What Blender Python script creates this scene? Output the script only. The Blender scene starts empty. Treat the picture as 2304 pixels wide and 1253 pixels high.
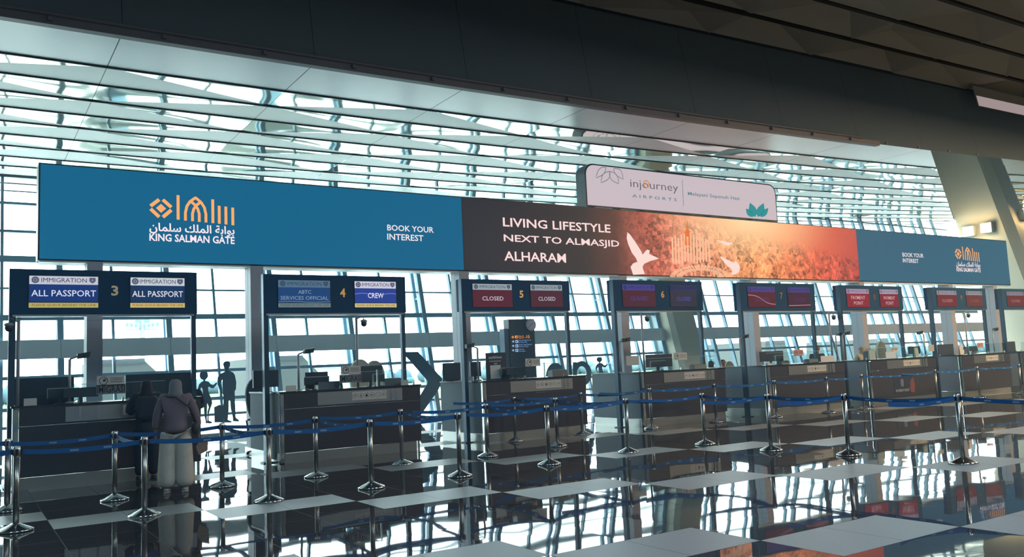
import bpy, bmesh, math, random
from mathutils import Vector, Matrix
from math import sin, cos, pi, radians, hypot, floor
random.seed(7)
SC = bpy.context.scene
COL = SC.collection

# ------------------------------------------------------------------ camera
IW, IH, FPX = 2304, 1253, 1907.457
YAW, PIT, ROL, HC = .57858, .10231, -.0451, 1.6
_f = Vector((sin(YAW)*cos(PIT), cos(YAW)*cos(PIT), sin(PIT)))
_r0 = Vector((cos(YAW), -sin(YAW), 0)); _u0 = _r0.cross(_f)
_r = _r0*cos(ROL) + _u0*sin(ROL); _u = -_r0*sin(ROL) + _u0*cos(ROL)
CAM = Vector((0, 0, HC))
cd = bpy.data.cameras.new('camera'); cam = bpy.data.objects.new('camera', cd); COL.objects.link(cam)
cd.sensor_fit = 'HORIZONTAL'; cd.sensor_width = 36; cd.lens = 36*FPX/IW
cd.clip_start = .05; cd.clip_end = 3000
cam.matrix_world = Matrix(((_r.x, _u.x, -_f.x, 0), (_r.y, _u.y, -_f.y, 0), (_r.z, _u.z, -_f.z, HC), (0, 0, 0, 1)))
SC.camera = cam
def ray(x, y): return _f*FPX + _r*(x-IW/2) + _u*(IH/2-y)
def at(x, y, Y):                       # the point seen at picture position x, y on the upright plane of depth Y
    d = ray(x, y); return CAM + d*(Y/d.y)
def atz(x, y, z=0.0):
    d = ray(x, y); return CAM + d*((z-HC)/d.z)
def atp(x, y, p, n):
    d = ray(x, y); p = Vector(p); n = Vector(n); return CAM + d*(((p-CAM) @ n)/(d @ n))

# ------------------------------------------------------------------ world, exposure
w = bpy.data.worlds.new('world'); SC.world = w; w.use_nodes = True
bg = w.node_tree.nodes['Background']; bg.inputs[0].default_value = (.72, .95, 1.0, 1); bg.inputs[1].default_value = 7.0
SC.view_settings.view_transform = 'Standard'; SC.view_settings.look = 'None'
SC.view_settings.exposure = 0.35; SC.view_settings.gamma = 1.0; SC.view_settings.use_curve_mapping = False
SC.cycles.use_denoising = True
SC.cycles.max_bounces = 10; SC.cycles.diffuse_bounces = 5; SC.cycles.glossy_bounces = 5
SC.cycles.transparent_max_bounces = 24; SC.cycles.transmission_bounces = 6
SC.cycles.sample_clamp_indirect = 6; SC.cycles.caustics_reflective = True
def area(name, loc, rot, sx, sy, power, color, portal=False):
    l = bpy.data.lights.new(name, 'AREA'); l.shape = 'RECTANGLE'; l.size = sx; l.size_y = sy; l.energy = power; l.color = color
    if portal: l.cycles.is_portal = True
    o = bpy.data.objects.new(name, l); COL.objects.link(o); o.location = loc; o.rotation_euler = rot; return o
# daylight enters through the tilted glass wall: sampling portal in its opening
area('daylight_portal', (18, 26.4, 4.3), (radians(-90-14), 0, 0), 66, 9.0, 1, (1, 1, 1), True)
# added fill lights, out of view, brightening the near dark half of the hall
for i, (x, y, pw, c) in enumerate(((-6, 1, 380, (.52, .78, 1)), (2, -2, 380, (.52, .78, 1)), (10, 1, 460, (.6, .8, 1)), (18, 3, 560, (.85, .86, .9)), (27, 5, 1800, (1, .74, .46)), (38, 7, 2300, (1, .70, .40)))):
    area('hall_fill_light', (x, y, 9.3), (0, 0, 0), 3, 1.5, pw, c)

# ------------------------------------------------------------------ materials
def lin(c):
    f = lambda v: (v/255)/12.92 if v/255 <= .04045 else ((v/255+.055)/1.055)**2.4
    return (f(c[0]), f(c[1]), f(c[2]), 1)
MATS = {}
def mat(name, rgb, rough=.5, metal=0.0, emit=None, es=1.0, spec=.5, bump=None, var=None):
    if name in MATS: return MATS[name]
    m = bpy.data.materials.new(name); m.use_nodes = True; nt = m.node_tree
    b = nt.nodes['Principled BSDF']
    b.inputs['Base Color'].default_value = lin(rgb); b.inputs['Roughness'].default_value = rough
    b.inputs['Metallic'].default_value = metal; b.inputs['Specular IOR Level'].default_value = spec
    if emit: b.inputs['Emission Color'].default_value = lin(emit); b.inputs['Emission Strength'].default_value = es
    if var or bump:
        tc = nt.nodes.new('ShaderNodeTexCoord'); nz = nt.nodes.new('ShaderNodeTexNoise')
        nz.inputs['Scale'].default_value = (var or bump)[0]; nz.inputs['Detail'].default_value = 3
        nt.links.new(tc.outputs['Object'], nz.inputs['Vector'])
        if var:
            mx = nt.nodes.new('ShaderNodeMix'); mx.data_type = 'RGBA'
            c = lin(rgb); k = var[1]
            mx.inputs['A'].default_value = tuple(v*(1-k) for v in c[:3])+(1,); mx.inputs['B'].default_value = tuple(min(1, v*(1+k)) for v in c[:3])+(1,)
            nt.links.new(nz.outputs['Fac'], mx.inputs['Factor']); nt.links.new(mx.outputs['Result'], b.inputs['Base Color'])
        if bump:
            bp = nt.nodes.new('ShaderNodeBump'); bp.inputs['Strength'].default_value = bump[1]; bp.inputs['Distance'].default_value = .02
            nt.links.new(nz.outputs['Fac'], bp.inputs['Height']); nt.links.new(bp.outputs['Normal'], b.inputs['Normal'])
    MATS[name] = m; return m
def glow(rgb, es=.785):
    n = 'glow_%d_%d_%d_%g' % (*rgb, es)
    if n in MATS: return MATS[n]
    m = mat(n, (2, 2, 3), .5, 0, rgb, es, .12); return m

def floor_material():
    m = bpy.data.materials.new('polished_floor_tiles'); m.use_nodes = True; nt = m.node_tree; N = nt.nodes; L = nt.links
    b = N['Principled BSDF']; tc = N.new('ShaderNodeTexCoord'); sp = N.new('ShaderNodeSeparateXYZ'); L.new(tc.outputs['Object'], sp.inputs[0])
    def M(op, a, c=None, d=None):
        n = N.new('ShaderNodeMath'); n.operation = op
        for i, v in enumerate((a, c, d)):
            if v is None: continue
            if isinstance(v, (int, float)): n.inputs[i].default_value = v
            else: L.new(v, n.inputs[i])
        return n.outputs[0]
    A, B, OX, OY = 1.64, .837, 5.834, 5.194
    u = M('DIVIDE', M('SUBTRACT', sp.outputs['X'], OX), A); v = M('DIVIDE', M('SUBTRACT', sp.outputs['Y'], OY), B)
    iu = M('FLOOR', u); iv = M('FLOOR', v)
    white = M('COMPARE', M('FLOORED_MODULO', M('ADD', iu, iv), 5), 4, .5)
    u2 = M('MULTIPLY', u, 2); iu2 = M('FLOOR', u2)
    def edge(q, s): f = M('FRACT', q); return M('LESS_THAN', M('MINIMUM', f, M('SUBTRACT', 1, f)), s)
    joint = M('MAXIMUM', edge(u2, .0035), edge(v, .0035))
    cv = N.new('ShaderNodeCombineXYZ'); L.new(iu2, cv.inputs[0]); L.new(iv, cv.inputs[1])
    wn = N.new('ShaderNodeTexWhiteNoise'); wn.noise_dimensions = '2D'; L.new(cv.outputs[0], wn.inputs['Vector'])
    # each tile lies a hair out of level and is slightly wavy
    nz = N.new('ShaderNodeTexNoise'); nz.inputs['Scale'].default_value = 1.6; nz.inputs['Detail'].default_value = 1; L.new(tc.outputs['Object'], nz.inputs['Vector'])
    def vm(op, a, c=None, s=None):
        n = N.new('ShaderNodeVectorMath'); n.operation = op; L.new(a, n.inputs[0])
        if c is not None:
            if isinstance(c, tuple): n.inputs[1].default_value = c
            else: L.new(c, n.inputs[1])
        if s is not None: n.inputs['Scale'].default_value = s
        return n.outputs[0]
    t1 = vm('SCALE', vm('SUBTRACT', wn.outputs['Color'], (.5, .5, .5)), s=.0032)
    t2 = vm('SCALE', vm('SUBTRACT', nz.outputs['Color'], (.5, .5, .5)), s=.012)
    nn = vm('NORMALIZE', vm('ADD', vm('MULTIPLY', vm('ADD', t1, t2), (1, 1, 0)), (0, 0, 1)))
    L.new(nn, b.inputs['Normal'])
    n2 = N.new('ShaderNodeTexNoise'); n2.inputs['Scale'].default_value = 30; n2.inputs['Detail'].default_value = 5; L.new(tc.outputs['Object'], n2.inputs['Vector'])
    def mix(f, a, c):
        n = N.new('ShaderNodeMix'); n.data_type = 'RGBA'
        if isinstance(f, float): n.inputs['Factor'].default_value = f
        else: L.new(f, n.inputs['Factor'])
        for k, q in (('A', a), ('B', c)):
            if isinstance(q, tuple): n.inputs[k].default_value = q
            else: L.new(q, n.inputs[k])
        return n.outputs['Result']
    dark = mix(n2.outputs['Fac'], lin((50, 52, 55)), lin((66, 66, 68))); pale = mix(n2.outputs['Fac'], lin((122, 128, 130)), lin((138, 143, 144)))
    col = mix(joint, mix(white, dark, pale), lin((24, 26, 28)))
    L.new(col, b.inputs['Base Color'])
    ro = M('ADD', M('MULTIPLY', white, .36), .025); ro = M('MAXIMUM', ro, M('MULTIPLY', joint, .6)); L.new(ro, b.inputs['Roughness'])
    b.inputs['Specular IOR Level'].default_value = .3
    return m

def glass_material(name, tint, gl):
    m = bpy.data.materials.new(name); m.use_nodes = True; nt = m.node_tree; N = nt.nodes; L = nt.links
    for n in list(N):
        if n.type != 'OUTPUT_MATERIAL': N.remove(n)
    out = [n for n in N if n.type == 'OUTPUT_MATERIAL'][0]
    t = N.new('ShaderNodeBsdfTransparent'); t.inputs[0].default_value = tint
    g = N.new('ShaderNodeBsdfGlossy'); g.inputs['Roughness'].default_value = .02; g.inputs[0].default_value = (.9, .97, 1, 1)
    ge = N.new('ShaderNodeNewGeometry'); dt = N.new('ShaderNodeVectorMath'); dt.operation = 'DOT_PRODUCT'
    L.new(ge.outputs['Normal'], dt.inputs[0]); L.new(ge.outputs['Incoming'], dt.inputs[1])
    def M(op, a, c=None):
        n = N.new('ShaderNodeMath'); n.operation = op
        for i, v in enumerate((a, c)):
            if v is None: continue
            if isinstance(v, (int, float)): n.inputs[i].default_value = v
            else: L.new(v, n.inputs[i])
        return n.outputs[0]
    fr = M('ADD', M('MULTIPLY', M('POWER', M('SUBTRACT', 1, M('ABSOLUTE', dt.outputs['Value'])), 5), 1-gl), gl)
    mx = N.new('ShaderNodeMixShader'); L.new(fr, mx.inputs[0]); L.new(t.outputs[0], mx.inputs[1]); L.new(g.outputs[0], mx.inputs[2]); L.new(mx.outputs[0], out.inputs[0])
    MATS[name] = m; return m

M_floor = floor_material()
M_glass = glass_material('window_glass', (.95, .985, 1, 1), .03)
M_screen = glass_material('counter_glass', (.80, .90, .90, 1), .06)
M_gedge = mat('glass_edge', (150, 190, 186), .3)
M_frame = mat('window_frame', (112, 148, 168), .45, .0)
M_spandrel = mat('spandrel_panel', (206, 214, 222), .6)
M_matte = mat('ceiling_matte', (238, 242, 235), .5, .09, spec=1.0)
M_mirror = mat('ceiling_mirror', (240, 246, 230), .06, 1.0)
M_soffit = mat('soffit_panel', (228, 234, 230), .30, .0, spec=1.0, var=(.35, .04))
M_bulk = mat('bulkhead_panel', (98, 108, 110), .7, var=(.3, .06), spec=.2)
M_darkc = mat('dark_ceiling_panel', (150, 146, 136), .65)
M_black = mat('joint_black', (16, 18, 19), .6)
M_rail = mat('dark_rail', (104, 98, 98), .5, .0)
M_wall = mat('hall_wall', (120, 124, 126), .7)
M_pillar = mat('pillar_cladding', (172, 178, 190), .5)
M_cream = mat('cream_column', (168, 166, 148), .6)
M_case = mat('sign_casing', (36, 76, 110), .6, 0, spec=.1)
M_post = mat('sign_post', (52, 74, 92), .4, .5)
M_satin = mat('satin_steel', (158, 160, 158), .3, .95)
M_steel = mat('brushed_steel', (188, 192, 192), .28, .9, bump=(60, .05))
M_chrome = mat('chrome', (216, 218, 218), .1, 1.0)
M_panel = mat('counter_panel', (54, 52, 58), .42, var=(4, .12))
M_side = mat('counter_side', (142, 150, 156), .85, spec=.1)
M_top = mat('counter_top', (38, 42, 46), .25)
M_plinth = mat('counter_plinth', (170, 174, 170), .3, .75)
M_dev = mat('device_black', (44, 54, 64), .4)
M_devg = mat('device_grey', (150, 158, 162), .4)
M_card = mat('printed_card', (196, 196, 190), .6)
M_ink = mat('printed_ink', (28, 30, 32), .6)
M_belt = mat('belt_blue', (38, 92, 146), .7, spec=.2)
M_mark = mat('belt_mark', (120, 150, 180), .6)
M_decal = mat('decal_navy', (34, 62, 78), .6)

# ------------------------------------------------------------------ mesh helpers
class MB:
    def __init__(s): s.bm = bmesh.new(); s.mi = 0
    def poly(s, pts):
        vs = [s.bm.verts.new(p) for p in pts]
        try: f = s.bm.faces.new(vs); f.material_index = s.mi; return f
        except ValueError: return None
    def hexa(s, p):                         # 8 corners: bottom 4 ccw, top 4 ccw
        v = [s.bm.verts.new(q) for q in p]
        for i in ((3, 2, 1, 0), (4, 5, 6, 7), (0, 1, 5, 4), (1, 2, 6, 5), (2, 3, 7, 6), (3, 0, 4, 7)):
            f = s.bm.faces.new([v[k] for k in i]); f.material_index = s.mi
        return s
    def box(s, x0, x1, y0, y1, z0, z1, bev=0):
        if bev:
            b2 = bmesh.new(); bmesh.ops.create_cube(b2, size=1)
            for v in b2.verts: v.co = Vector(((x0+x1)/2+v.co.x*(x1-x0), (y0+y1)/2+v.co.y*(y1-y0), (z0+z1)/2+v.co.z*(z1-z0)))
            bmesh.ops.bevel(b2, geom=list(b2.edges), offset=bev, segments=2, affect='EDGES', profile=.5)
            s.merge(b2); return s
        return s.hexa([(x0, y0, z0), (x1, y0, z0), (x1, y1, z0), (x0, y1, z0), (x0, y0, z1), (x1, y0, z1), (x1, y1, z1), (x0, y1, z1)])
    def merge(s, b2, mtx=None):
        mp = {}
        for v in b2.verts: mp[v] = s.bm.verts.new(mtx @ v.co if mtx else v.co)
        for f in b2.faces:
            try: g = s.bm.faces.new([mp[v] for v in f.verts]); g.material_index = s.mi; g.smooth = f.smooth
            except ValueError: pass
        b2.free()
    def tube(s, pts, r, n=10, cap=True):
        pts = [Vector(p) for p in pts]; rs = r if isinstance(r, (list, tuple)) else [r]*len(pts); rings = []
        for i, p in enumerate(pts):
            d = (pts[min(i+1, len(pts)-1)]-pts[max(i-1, 0)]).normalized()
            a = d.cross(Vector((0, 0, 1)) if abs(d.z) < .95 else Vector((1, 0, 0))).normalized(); b = d.cross(a)
            rings.append([s.bm.verts.new(p+(a*cos(2*pi*k/n)+b*sin(2*pi*k/n))*rs[i]) for k in range(n)])
        for a, b in zip(rings, rings[1:]):
            for k in range(n):
                f = s.bm.faces.new((a[k], a[(k+1) % n], b[(k+1) % n], b[k])); f.smooth = True; f.material_index = s.mi
        if cap:
            for q in (rings[0][::-1], rings[-1]):
                f = s.bm.faces.new(q); f.material_index = s.mi
        return s
    def lathe(s, prof, c=(0, 0, 0), n=24, sx=1, sy=1):
        rings = []
        for r, z in prof: rings.append([s.bm.verts.new((c[0]+max(r, 1e-4)*cos(2*pi*k/n)*sx, c[1]+max(r, 1e-4)*sin(2*pi*k/n)*sy, c[2]+z)) for k in range(n)])
        for a, b in zip(rings, rings[1:]):
            for k in range(n):
                f = s.bm.faces.new((a[k], a[(k+1) % n], b[(k+1) % n], b[k])); f.smooth = True; f.material_index = s.mi
        return s
    def ball(s, c, rx, ry, rz, n=16):
        b2 = bmesh.new(); bmesh.ops.create_uvsphere(b2, u_segments=n, v_segments=max(6, n*2//3), radius=1)
        for v in b2.verts: v.co = Vector((c[0]+v.co.x*rx, c[1]+v.co.y*ry, c[2]+v.co.z*rz))
        for f in b2.faces: f.smooth = True
        s.merge(b2); return s
    def outline(s, pts, d):                 # closed outline of 3-D points, given thickness by vector d
        d = Vector(d); pts = [Vector(p) for p in pts]
        b2 = bmesh.new(); vs = [b2.verts.new(p) for p in pts]; f = b2.faces.new(vs)
        r = bmesh.ops.extrude_face_region(b2, geom=[f]); bmesh.ops.translate(b2, verts=[g for g in r['geom'] if isinstance(g, bmesh.types.BMVert)], vec=d)
        bmesh.ops.triangulate(b2, faces=[f for f in b2.faces if len(f.verts) > 4]); bmesh.ops.recalc_face_normals(b2, faces=b2.faces)
        s.merge(b2); return s
    def ribbon(s, pts, wd, nrm=(0, -1, 0)): # flat stroke in an upright plane
        pts = [Vector(p) for p in pts]; n = Vector(nrm); L = []
        for i, p in enumerate(pts):
            d = (pts[min(i+1, len(pts)-1)]-pts[max(i-1, 0)]).normalized(); q = d.cross(n)*wd/2; L.append((p-q, p+q))
        for (a, b), (c, e) in zip(L, L[1:]): s.poly((a, b, e, c))
        return s
    def build(s, name, m, parent=None, smooth=False):
        root = parent
        off = Vector((0, 0, 0))
        while root is not None: off += Vector(root.location); root = root.parent
        me = bpy.data.meshes.new(name)
        for v in s.bm.verts: v.co -= off
        s.bm.normal_update(); s.bm.to_mesh(me); s.bm.free()
        for q in (m if isinstance(m, (list, tuple)) else [m]): me.materials.append(q)
        o = bpy.data.objects.new(name, me); COL.objects.link(o)
        if parent: o.parent = parent
        if smooth:
            for p in me.polygons: p.use_smooth = True
        return o
def tag(o, label, cat, group=None, kind=None):
    if label: o['label'] = label
    if cat: o['category'] = cat
    if group: o['group'] = group
    if kind: o['kind'] = kind
    return o
def thing(name, loc, label, cat, group=None):
    o = bpy.data.objects.new(name, None); COL.objects.link(o); o.location = loc; o.empty_display_size = .1
    return tag(o, label, cat, group)
def struct(o): o['kind'] = 'structure'; return o
def copy_tree(o, parent=None):
    c = o.copy(); COL.objects.link(c)
    if parent: c.parent = parent
    for ch in list(o.children): copy_tree(ch, c)
    return c
_tc = {}
def text_mesh(body, bold=0.0):
    k = (body, bold)
    if k not in _tc:
        cu = bpy.data.curves.new('lettering', 'FONT'); cu.body = body; cu.resolution_u = 2; cu.offset = bold; cu.fill_mode = 'FRONT'
        o = bpy.data.objects.new('lettering', cu); COL.objects.link(o)
        me = bpy.data.meshes.new_from_object(o.evaluated_get(bpy.context.evaluated_depsgraph_get()))
        _tc[k] = ([v.co.copy() for v in me.vertices], [tuple(p.vertices) for p in me.polygons])
        bpy.data.meshes.remove(me); bpy.data.objects.remove(o); bpy.data.curves.remove(cu)
    return _tc[k]
def add_text(b, body, x0, x1, z0, z1, y, bold=0.0, frame=None):
    """lettering fitted into the box x0..x1, z0..z1 of the plane y (x1 None keeps the letters' own width)"""
    vs, fs = text_mesh(body, bold)
    ax, bx = min(v.x for v in vs), max(v.x for v in vs); az, bz = min(v.y for v in vs), max(v.y for v in vs)
    sz = (z1-z0)/(bz-az); sx = sz if x1 is None else (x1-x0)/(bx-ax)
    V = [b.bm.verts.new((x0+(v.x-ax)*sx, y, z0+(v.y-az)*sz)) for v in vs]
    for f in fs:
        try: g = b.bm.faces.new([V[i] for i in f]); g.material_index = b.mi
        except ValueError: pass
    return b
def rect(b, x0, x1, z0, z1, y): b.poly(((x0, y, z0), (x1, y, z0), (x1, y, z1), (x0, y, z1))); return b
def ring(b, cx, cz, r0, r1, y, n=20):
    for k in range(n):
        a, c = 2*pi*k/n, 2*pi*(k+1)/n
        if r0 > 0: b.poly([(cx+r*cos(t), y, cz+r*sin(t)) for r, t in ((r0, a), (r1, a), (r1, c), (r0, c))])
        else: b.poly([(cx, y, cz), (cx+r1*cos(a), y, cz+r1*sin(a)), (cx+r1*cos(c), y, cz+r1*sin(c))])
    return b
# ------------------------------------------------------------------ floor and outside ground
b = MB(); b.poly([(-14, -12, 0), (70, -12, 0), (70, 25.1, 0), (-14, 25.1, 0)]); struct(b.build('floor', M_floor))
b = MB(); b.poly([(-300, 25.4, -4.5), (900, 25.4, -4.5), (900, 150, -4.5), (-300, 150, -4.5)])
struct(b.build('apron_ground', mat('apron_concrete', (196, 198, 196), .8, var=(.02, .1))))
M_grass = mat('airfield_grass', (100, 126, 78), .9, var=(.01, .25))
b = MB(); b.poly([(-600, 150, -4.5), (1500, 150, -4.5), (1500, 210, -4.5), (-600, 210, -4.5)]); b.poly([(-600, 240, -4.5), (1500, 240, -4.5), (1500, 800, -4.5), (-600, 800, -4.5)])
g = b.build('airfield_grass', M_grass); tag(g, 'pale green airfield grass beyond the glass wall', 'grass', kind='stuff')
b = MB(); b.poly([(-600, 210, -4.5), (1500, 210, -4.5), (1500, 240, -4.5), (-600, 240, -4.5)]); struct(b.build('taxiway_ground', mat('taxiway', (186, 184, 160), .8)))
# hazy belt of trees and low roofs on the horizon
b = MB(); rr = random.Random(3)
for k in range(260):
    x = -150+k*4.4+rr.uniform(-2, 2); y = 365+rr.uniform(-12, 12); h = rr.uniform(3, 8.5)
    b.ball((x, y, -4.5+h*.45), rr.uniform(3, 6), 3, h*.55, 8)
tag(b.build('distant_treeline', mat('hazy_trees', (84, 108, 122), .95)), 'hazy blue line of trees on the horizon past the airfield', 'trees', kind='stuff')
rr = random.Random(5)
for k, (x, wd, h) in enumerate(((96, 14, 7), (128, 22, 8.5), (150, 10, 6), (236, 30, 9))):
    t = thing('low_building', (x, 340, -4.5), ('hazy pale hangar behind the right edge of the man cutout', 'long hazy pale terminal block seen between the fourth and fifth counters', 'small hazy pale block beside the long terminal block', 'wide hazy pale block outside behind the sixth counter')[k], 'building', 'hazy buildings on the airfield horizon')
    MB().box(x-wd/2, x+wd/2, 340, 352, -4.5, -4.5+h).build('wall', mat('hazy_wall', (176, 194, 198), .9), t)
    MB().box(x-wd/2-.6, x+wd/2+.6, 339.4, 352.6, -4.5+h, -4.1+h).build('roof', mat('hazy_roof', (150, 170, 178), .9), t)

# ------------------------------------------------------------------ tilted glass wall
TILT = radians(14); SL = math.tan(TILT)
def yw(z): return 25 + z*SL
WIDE = [-11.4, -8.7, -6.0, -3.2, -.45, 2.23, 4.98, 8.0, 10.49, 13.17, 15.9, 18.5, 21.1, 23.7, 26.6, 29.2, 31.8, 34.4, 37.0, 39.7, 42.4, 45.3, 48.0]
THIN = {2.23: 3.53, 4.98: 6.3, 8.0: 9.05, 10.49: 11.72, 13.17: 14.4, 15.9: 17.3, 18.5: 19.7, 21.1: 22.4, 23.7: 25.2, 26.6: 27.7, 29.2: 30.3, 31.8: 33.0, 34.4: 35.6, 37.0: 38.2, 39.7: 41.3, 42.4: 43.4, -.45: .88}
ZT = 9.2
def bar(b, x0, x1, y0, y1, z0, z1):       # member following the tilt; y offsets from the glass line
    b.hexa([(x0, yw(z0)+y0, z0), (x1, yw(z0)+y0, z0), (x1, yw(z0)+y1, z0), (x0, yw(z0)+y1, z0), (x0, yw(z1)+y0, z1), (x1, yw(z1)+y0, z1), (x1, yw(z1)+y1, z1), (x0, yw(z1)+y1, z1)])
TRANS = [(.02, .12), (.60, .07), (1.05, .09), (1.85, .09), (3.44, .15), (4.24, .05), (5.05, .17), (5.84, .07), (6.65, .07), (7.46, .1), (8.3, .07)]
for i, (xa, xb) in enumerate(zip(WIDE, WIDE[1:])):
    t = thing('window_%d' % (i+1), (xa, 25, 0), None, None); struct(t)
    b = MB()
    bar(b, xa-.075, xa+.075, -.18, .0, 0, ZT); bar(b, xa-.06, xa+.06, .30, .42, 0, ZT)     # twin mullion: inner box and outer fin
    for z in (1.5, 4.0, 6.2): bar(b, xa-.03, xa+.03, 0, .3, z, z+.06)
    tx = THIN.get(xa, (xa+xb)/2); bar(b, tx-.035, tx+.035, -.1, .05, 0, ZT)
    for z, h in TRANS: bar(b, xa, xb, -.13 if h > .12 else -.08, .04, z-h/2, z+h/2)
    b.build('frame', M_frame, t)
    b = MB(); b.poly([(xa, yw(0)+.06, 0), (xb, yw(0)+.06, 0), (xb, yw(ZT)+.06, ZT), (xa, yw(ZT)+.06, ZT)]); b.build('pane', M_glass, t)
    b = MB(); bar(b, xa, xb-.012, -.27, -.2, 2.33, 2.83); b.build('spandrel', M_spandrel, t)

# ------------------------------------------------------------------ ceiling
def zc(x): return 7.46 + .00065*x*x*(1 if x > 0 else 0)
S0, DS, DX, X0 = 16.8, 1.10, 3.36, 2.19          # first strip line, strip depth, panel width, first seam
def seam(k): return X0 + DX*k
# cut planes: an opening in the ceiling lets the big leaning column through
def cutplane(p, q):
    a, c = ray(*p), ray(*q); return a.cross(c).normalized()
N1 = cutplane((2107, 378), (2157, 528)); N2 = cutplane((2254, 357), (2300, 470))
def slot(bm):
    """split away the part of a ceiling mesh inside the column opening"""
    for n in (N1, N2): bmesh.ops.bisect_plane(bm, geom=list(bm.verts)+list(bm.edges)+list(bm.faces), plane_co=CAM, plane_no=n)
    ref1 = ray(2050, 450) @ N1; ref2 = ray(2303, 400) @ N2
    rem = []
    for f in bm.faces:
        c = f.calc_center_median()-CAM
        if (c @ N1)*ref1 < 0 and (c @ N2)*ref2 < 0: rem.append(f)
    bmesh.ops.delete(bm, geom=rem, context='FACES')
KX0, KX1, NS = -4, 15, 11
b = MB(); rr = random.Random(11)
for j in range(NS):
    ya, yb = S0+DS*j+.016, S0+DS*(j+1)-.016
    for k in range(KX0, KX1):
        xa, xb = seam(k)+.006, seam(k+1)-.006
        hv = lambda kk, jj: 0
        A, Bq, Cc, D = Vector((xa, ya, zc(xa)+hv(k, j))), Vector((xb, ya, zc(xb)+hv(k+1, j))), Vector((xb, yb, zc(xb)+hv(k+1, j+1))), Vector((xa, yb, zc(xa)+hv(k, j+1)))
        if (j+k) % 2 == 0: mt = (D, A, Cc); mi = (A, Bq, Cc)          # diagonal A-C: matte fold on the far-left side
        else: mt = (Bq, Cc, D); mi = (A, Bq, D)
        b.mi = 0; b.poly([p for p in mt])
        # polished fold: a shallow pillow, bulging upward between its edges
        b.mi = 1; n = 7; P, Q, R = mi; gv = {}
        ph = rr.uniform(-.012, .012)
        for a_ in range(n+1):
            for c_ in range(n+1-a_):
                l0, l1 = a_/n, c_/n; l2 = 1-l0-l1
                p = P*l0+Q*l1+R*l2
                p = p+Vector((0, 0, (.30+ph*6)*l0*l1*l2))
                gv[a_, c_] = b.bm.verts.new(p)
        for a_ in range(n):
            for c_ in range(n-a_):
                f = b.bm.faces.new((gv[a_, c_], gv[a_+1, c_], gv[a_, c_+1])); f.material_index = 1; f.smooth = True
                if a_+c_ < n-1:
                    f = b.bm.faces.new((gv[a_+1, c_], gv[a_+1, c_+1], gv[a_, c_+1])); f.material_index = 1; f.smooth = True
slot(b.bm); struct(b.build('ceiling', [M_matte, M_mirror]))
# smooth soffit band between the bulkhead and the folded ceiling
b = MB()
for k in range(KX0, KX1):
    xa, xb = seam(k)+.008, seam(k+1)-.008; n = 4
    for q in range(n):
        x1, x2 = xa+(xb-xa)*q/n, xa+(xb-xa)*(q+1)/n
        b.poly([(x1, 15.0, zc(x1)), (x1, S0-.02, zc(x1)), (x2, S0-.02, zc(x2)), (x2, 15.0, zc(x2))])
slot(b.bm); struct(b.build('trim_1', M_soffit))
b = MB()                                        # dark joints between strips and panels
for j in range(NS+1):
    y = S0+DS*j
    for k in range(KX0, KX1):
        xa, xb = seam(k), seam(k+1)
        ha = hb = -.022
        b.hexa([(xa, y-.02, zc(xa)-.004+ha), (xb, y-.02, zc(xb)-.004+hb), (xb, y+.02, zc(xb)-.004+hb), (xa, y+.02, zc(xa)-.004+ha), (xa, y-.02, zc(xa)+.05+ha), (xb, y-.02, zc(xb)+.05+hb), (xb, y+.02, zc(xb)+.05+hb), (xa, y+.02, zc(xa)+.05+ha)])
for k in range(KX0, KX1+1):
    x = seam(k); b.hexa([(x-.008, 15, zc(x)+.004), (x+.008, 15, zc(x)+.004), (x+.008, S0, zc(x)+.004), (x-.008, S0, zc(x)+.004), (x-.008, 15, zc(x)+.06), (x+.008, 15, zc(x)+.06), (x+.008, S0, zc(x)+.06), (x-.008, S0, zc(x)+.06)])
    for j in range(NS):
        y0_, y1_ = S0+DS*j, S0+DS*(j+1); h0 = h1 = 0
        b.hexa([(x-.008, y0_, zc(x)+.004+h0), (x+.008, y0_, zc(x)+.004+h0), (x+.008, y1_, zc(x)+.004+h1), (x-.008, y1_, zc(x)+.004+h1), (x-.008, y0_, zc(x)+.06+h0), (x+.008, y0_, zc(x)+.06+h0), (x+.008, y1_, zc(x)+.06+h1), (x-.008, y1_, zc(x)+.06+h1)])
slot(b.bm); struct(b.build('trim_2', M_black))
# leaning dark bulkhead over the near edge, with its rail
def zd(x): return 9.95 + .02*max(x, 0)
b = MB()
for k in range(KX0, KX1):
    xa, xb = seam(k)+.006, seam(k+1)-.006
    b.poly([(xa, 14.98, zc(xa)-.02), (xb, 14.98, zc(xb)-.02), (xb, 15.5, zd(xb)), (xa, 15.5, zd(xa))])
struct(b.build('wall_bulkhead', M_bulk))
b = MB()
for k in range(KX0, KX1): b.poly([(seam(k), 15.02, zc(seam(k))+.02), (seam(k+1), 15.02, zc(seam(k+1))+.02), (seam(k+1), 15.56, zd(seam(k+1))), (seam(k), 15.56, zd(seam(k)))])
struct(b.build('trim_3', M_black))
b = MB()
for k in range(KX0*4, 25):
    xa, xb = X0+DX*k/4, X0+DX*(k+1)/4
    b.hexa([(xa, 14.86, zc(xa)-.10), (xb, 14.86, zc(xb)-.10), (xb, 15.02, zc(xb)-.10), (xa, 15.02, zc(xa)-.10), (xa, 14.86, zc(xa)+.04), (xb, 14.86, zc(xb)+.04), (xb, 15.02, zc(xb)+.04), (xa, 15.02, zc(xa)+.04)])
for k in range(-6, 17): x = 1.1+1.72*k; b.box(x-.03, x+.03, 14.8, 14.86, zc(x)-.05, zc(x)+.02)
struct(b.build('trim_4', M_rail))
b = MB(); b.tube([(seam(KX0)+DX*q/2, 14.84, zc(seam(KX0)+DX*q/2)+.07) for q in range(0, 21)], .035, 8); struct(b.build('trim_5', M_rail))
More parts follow.
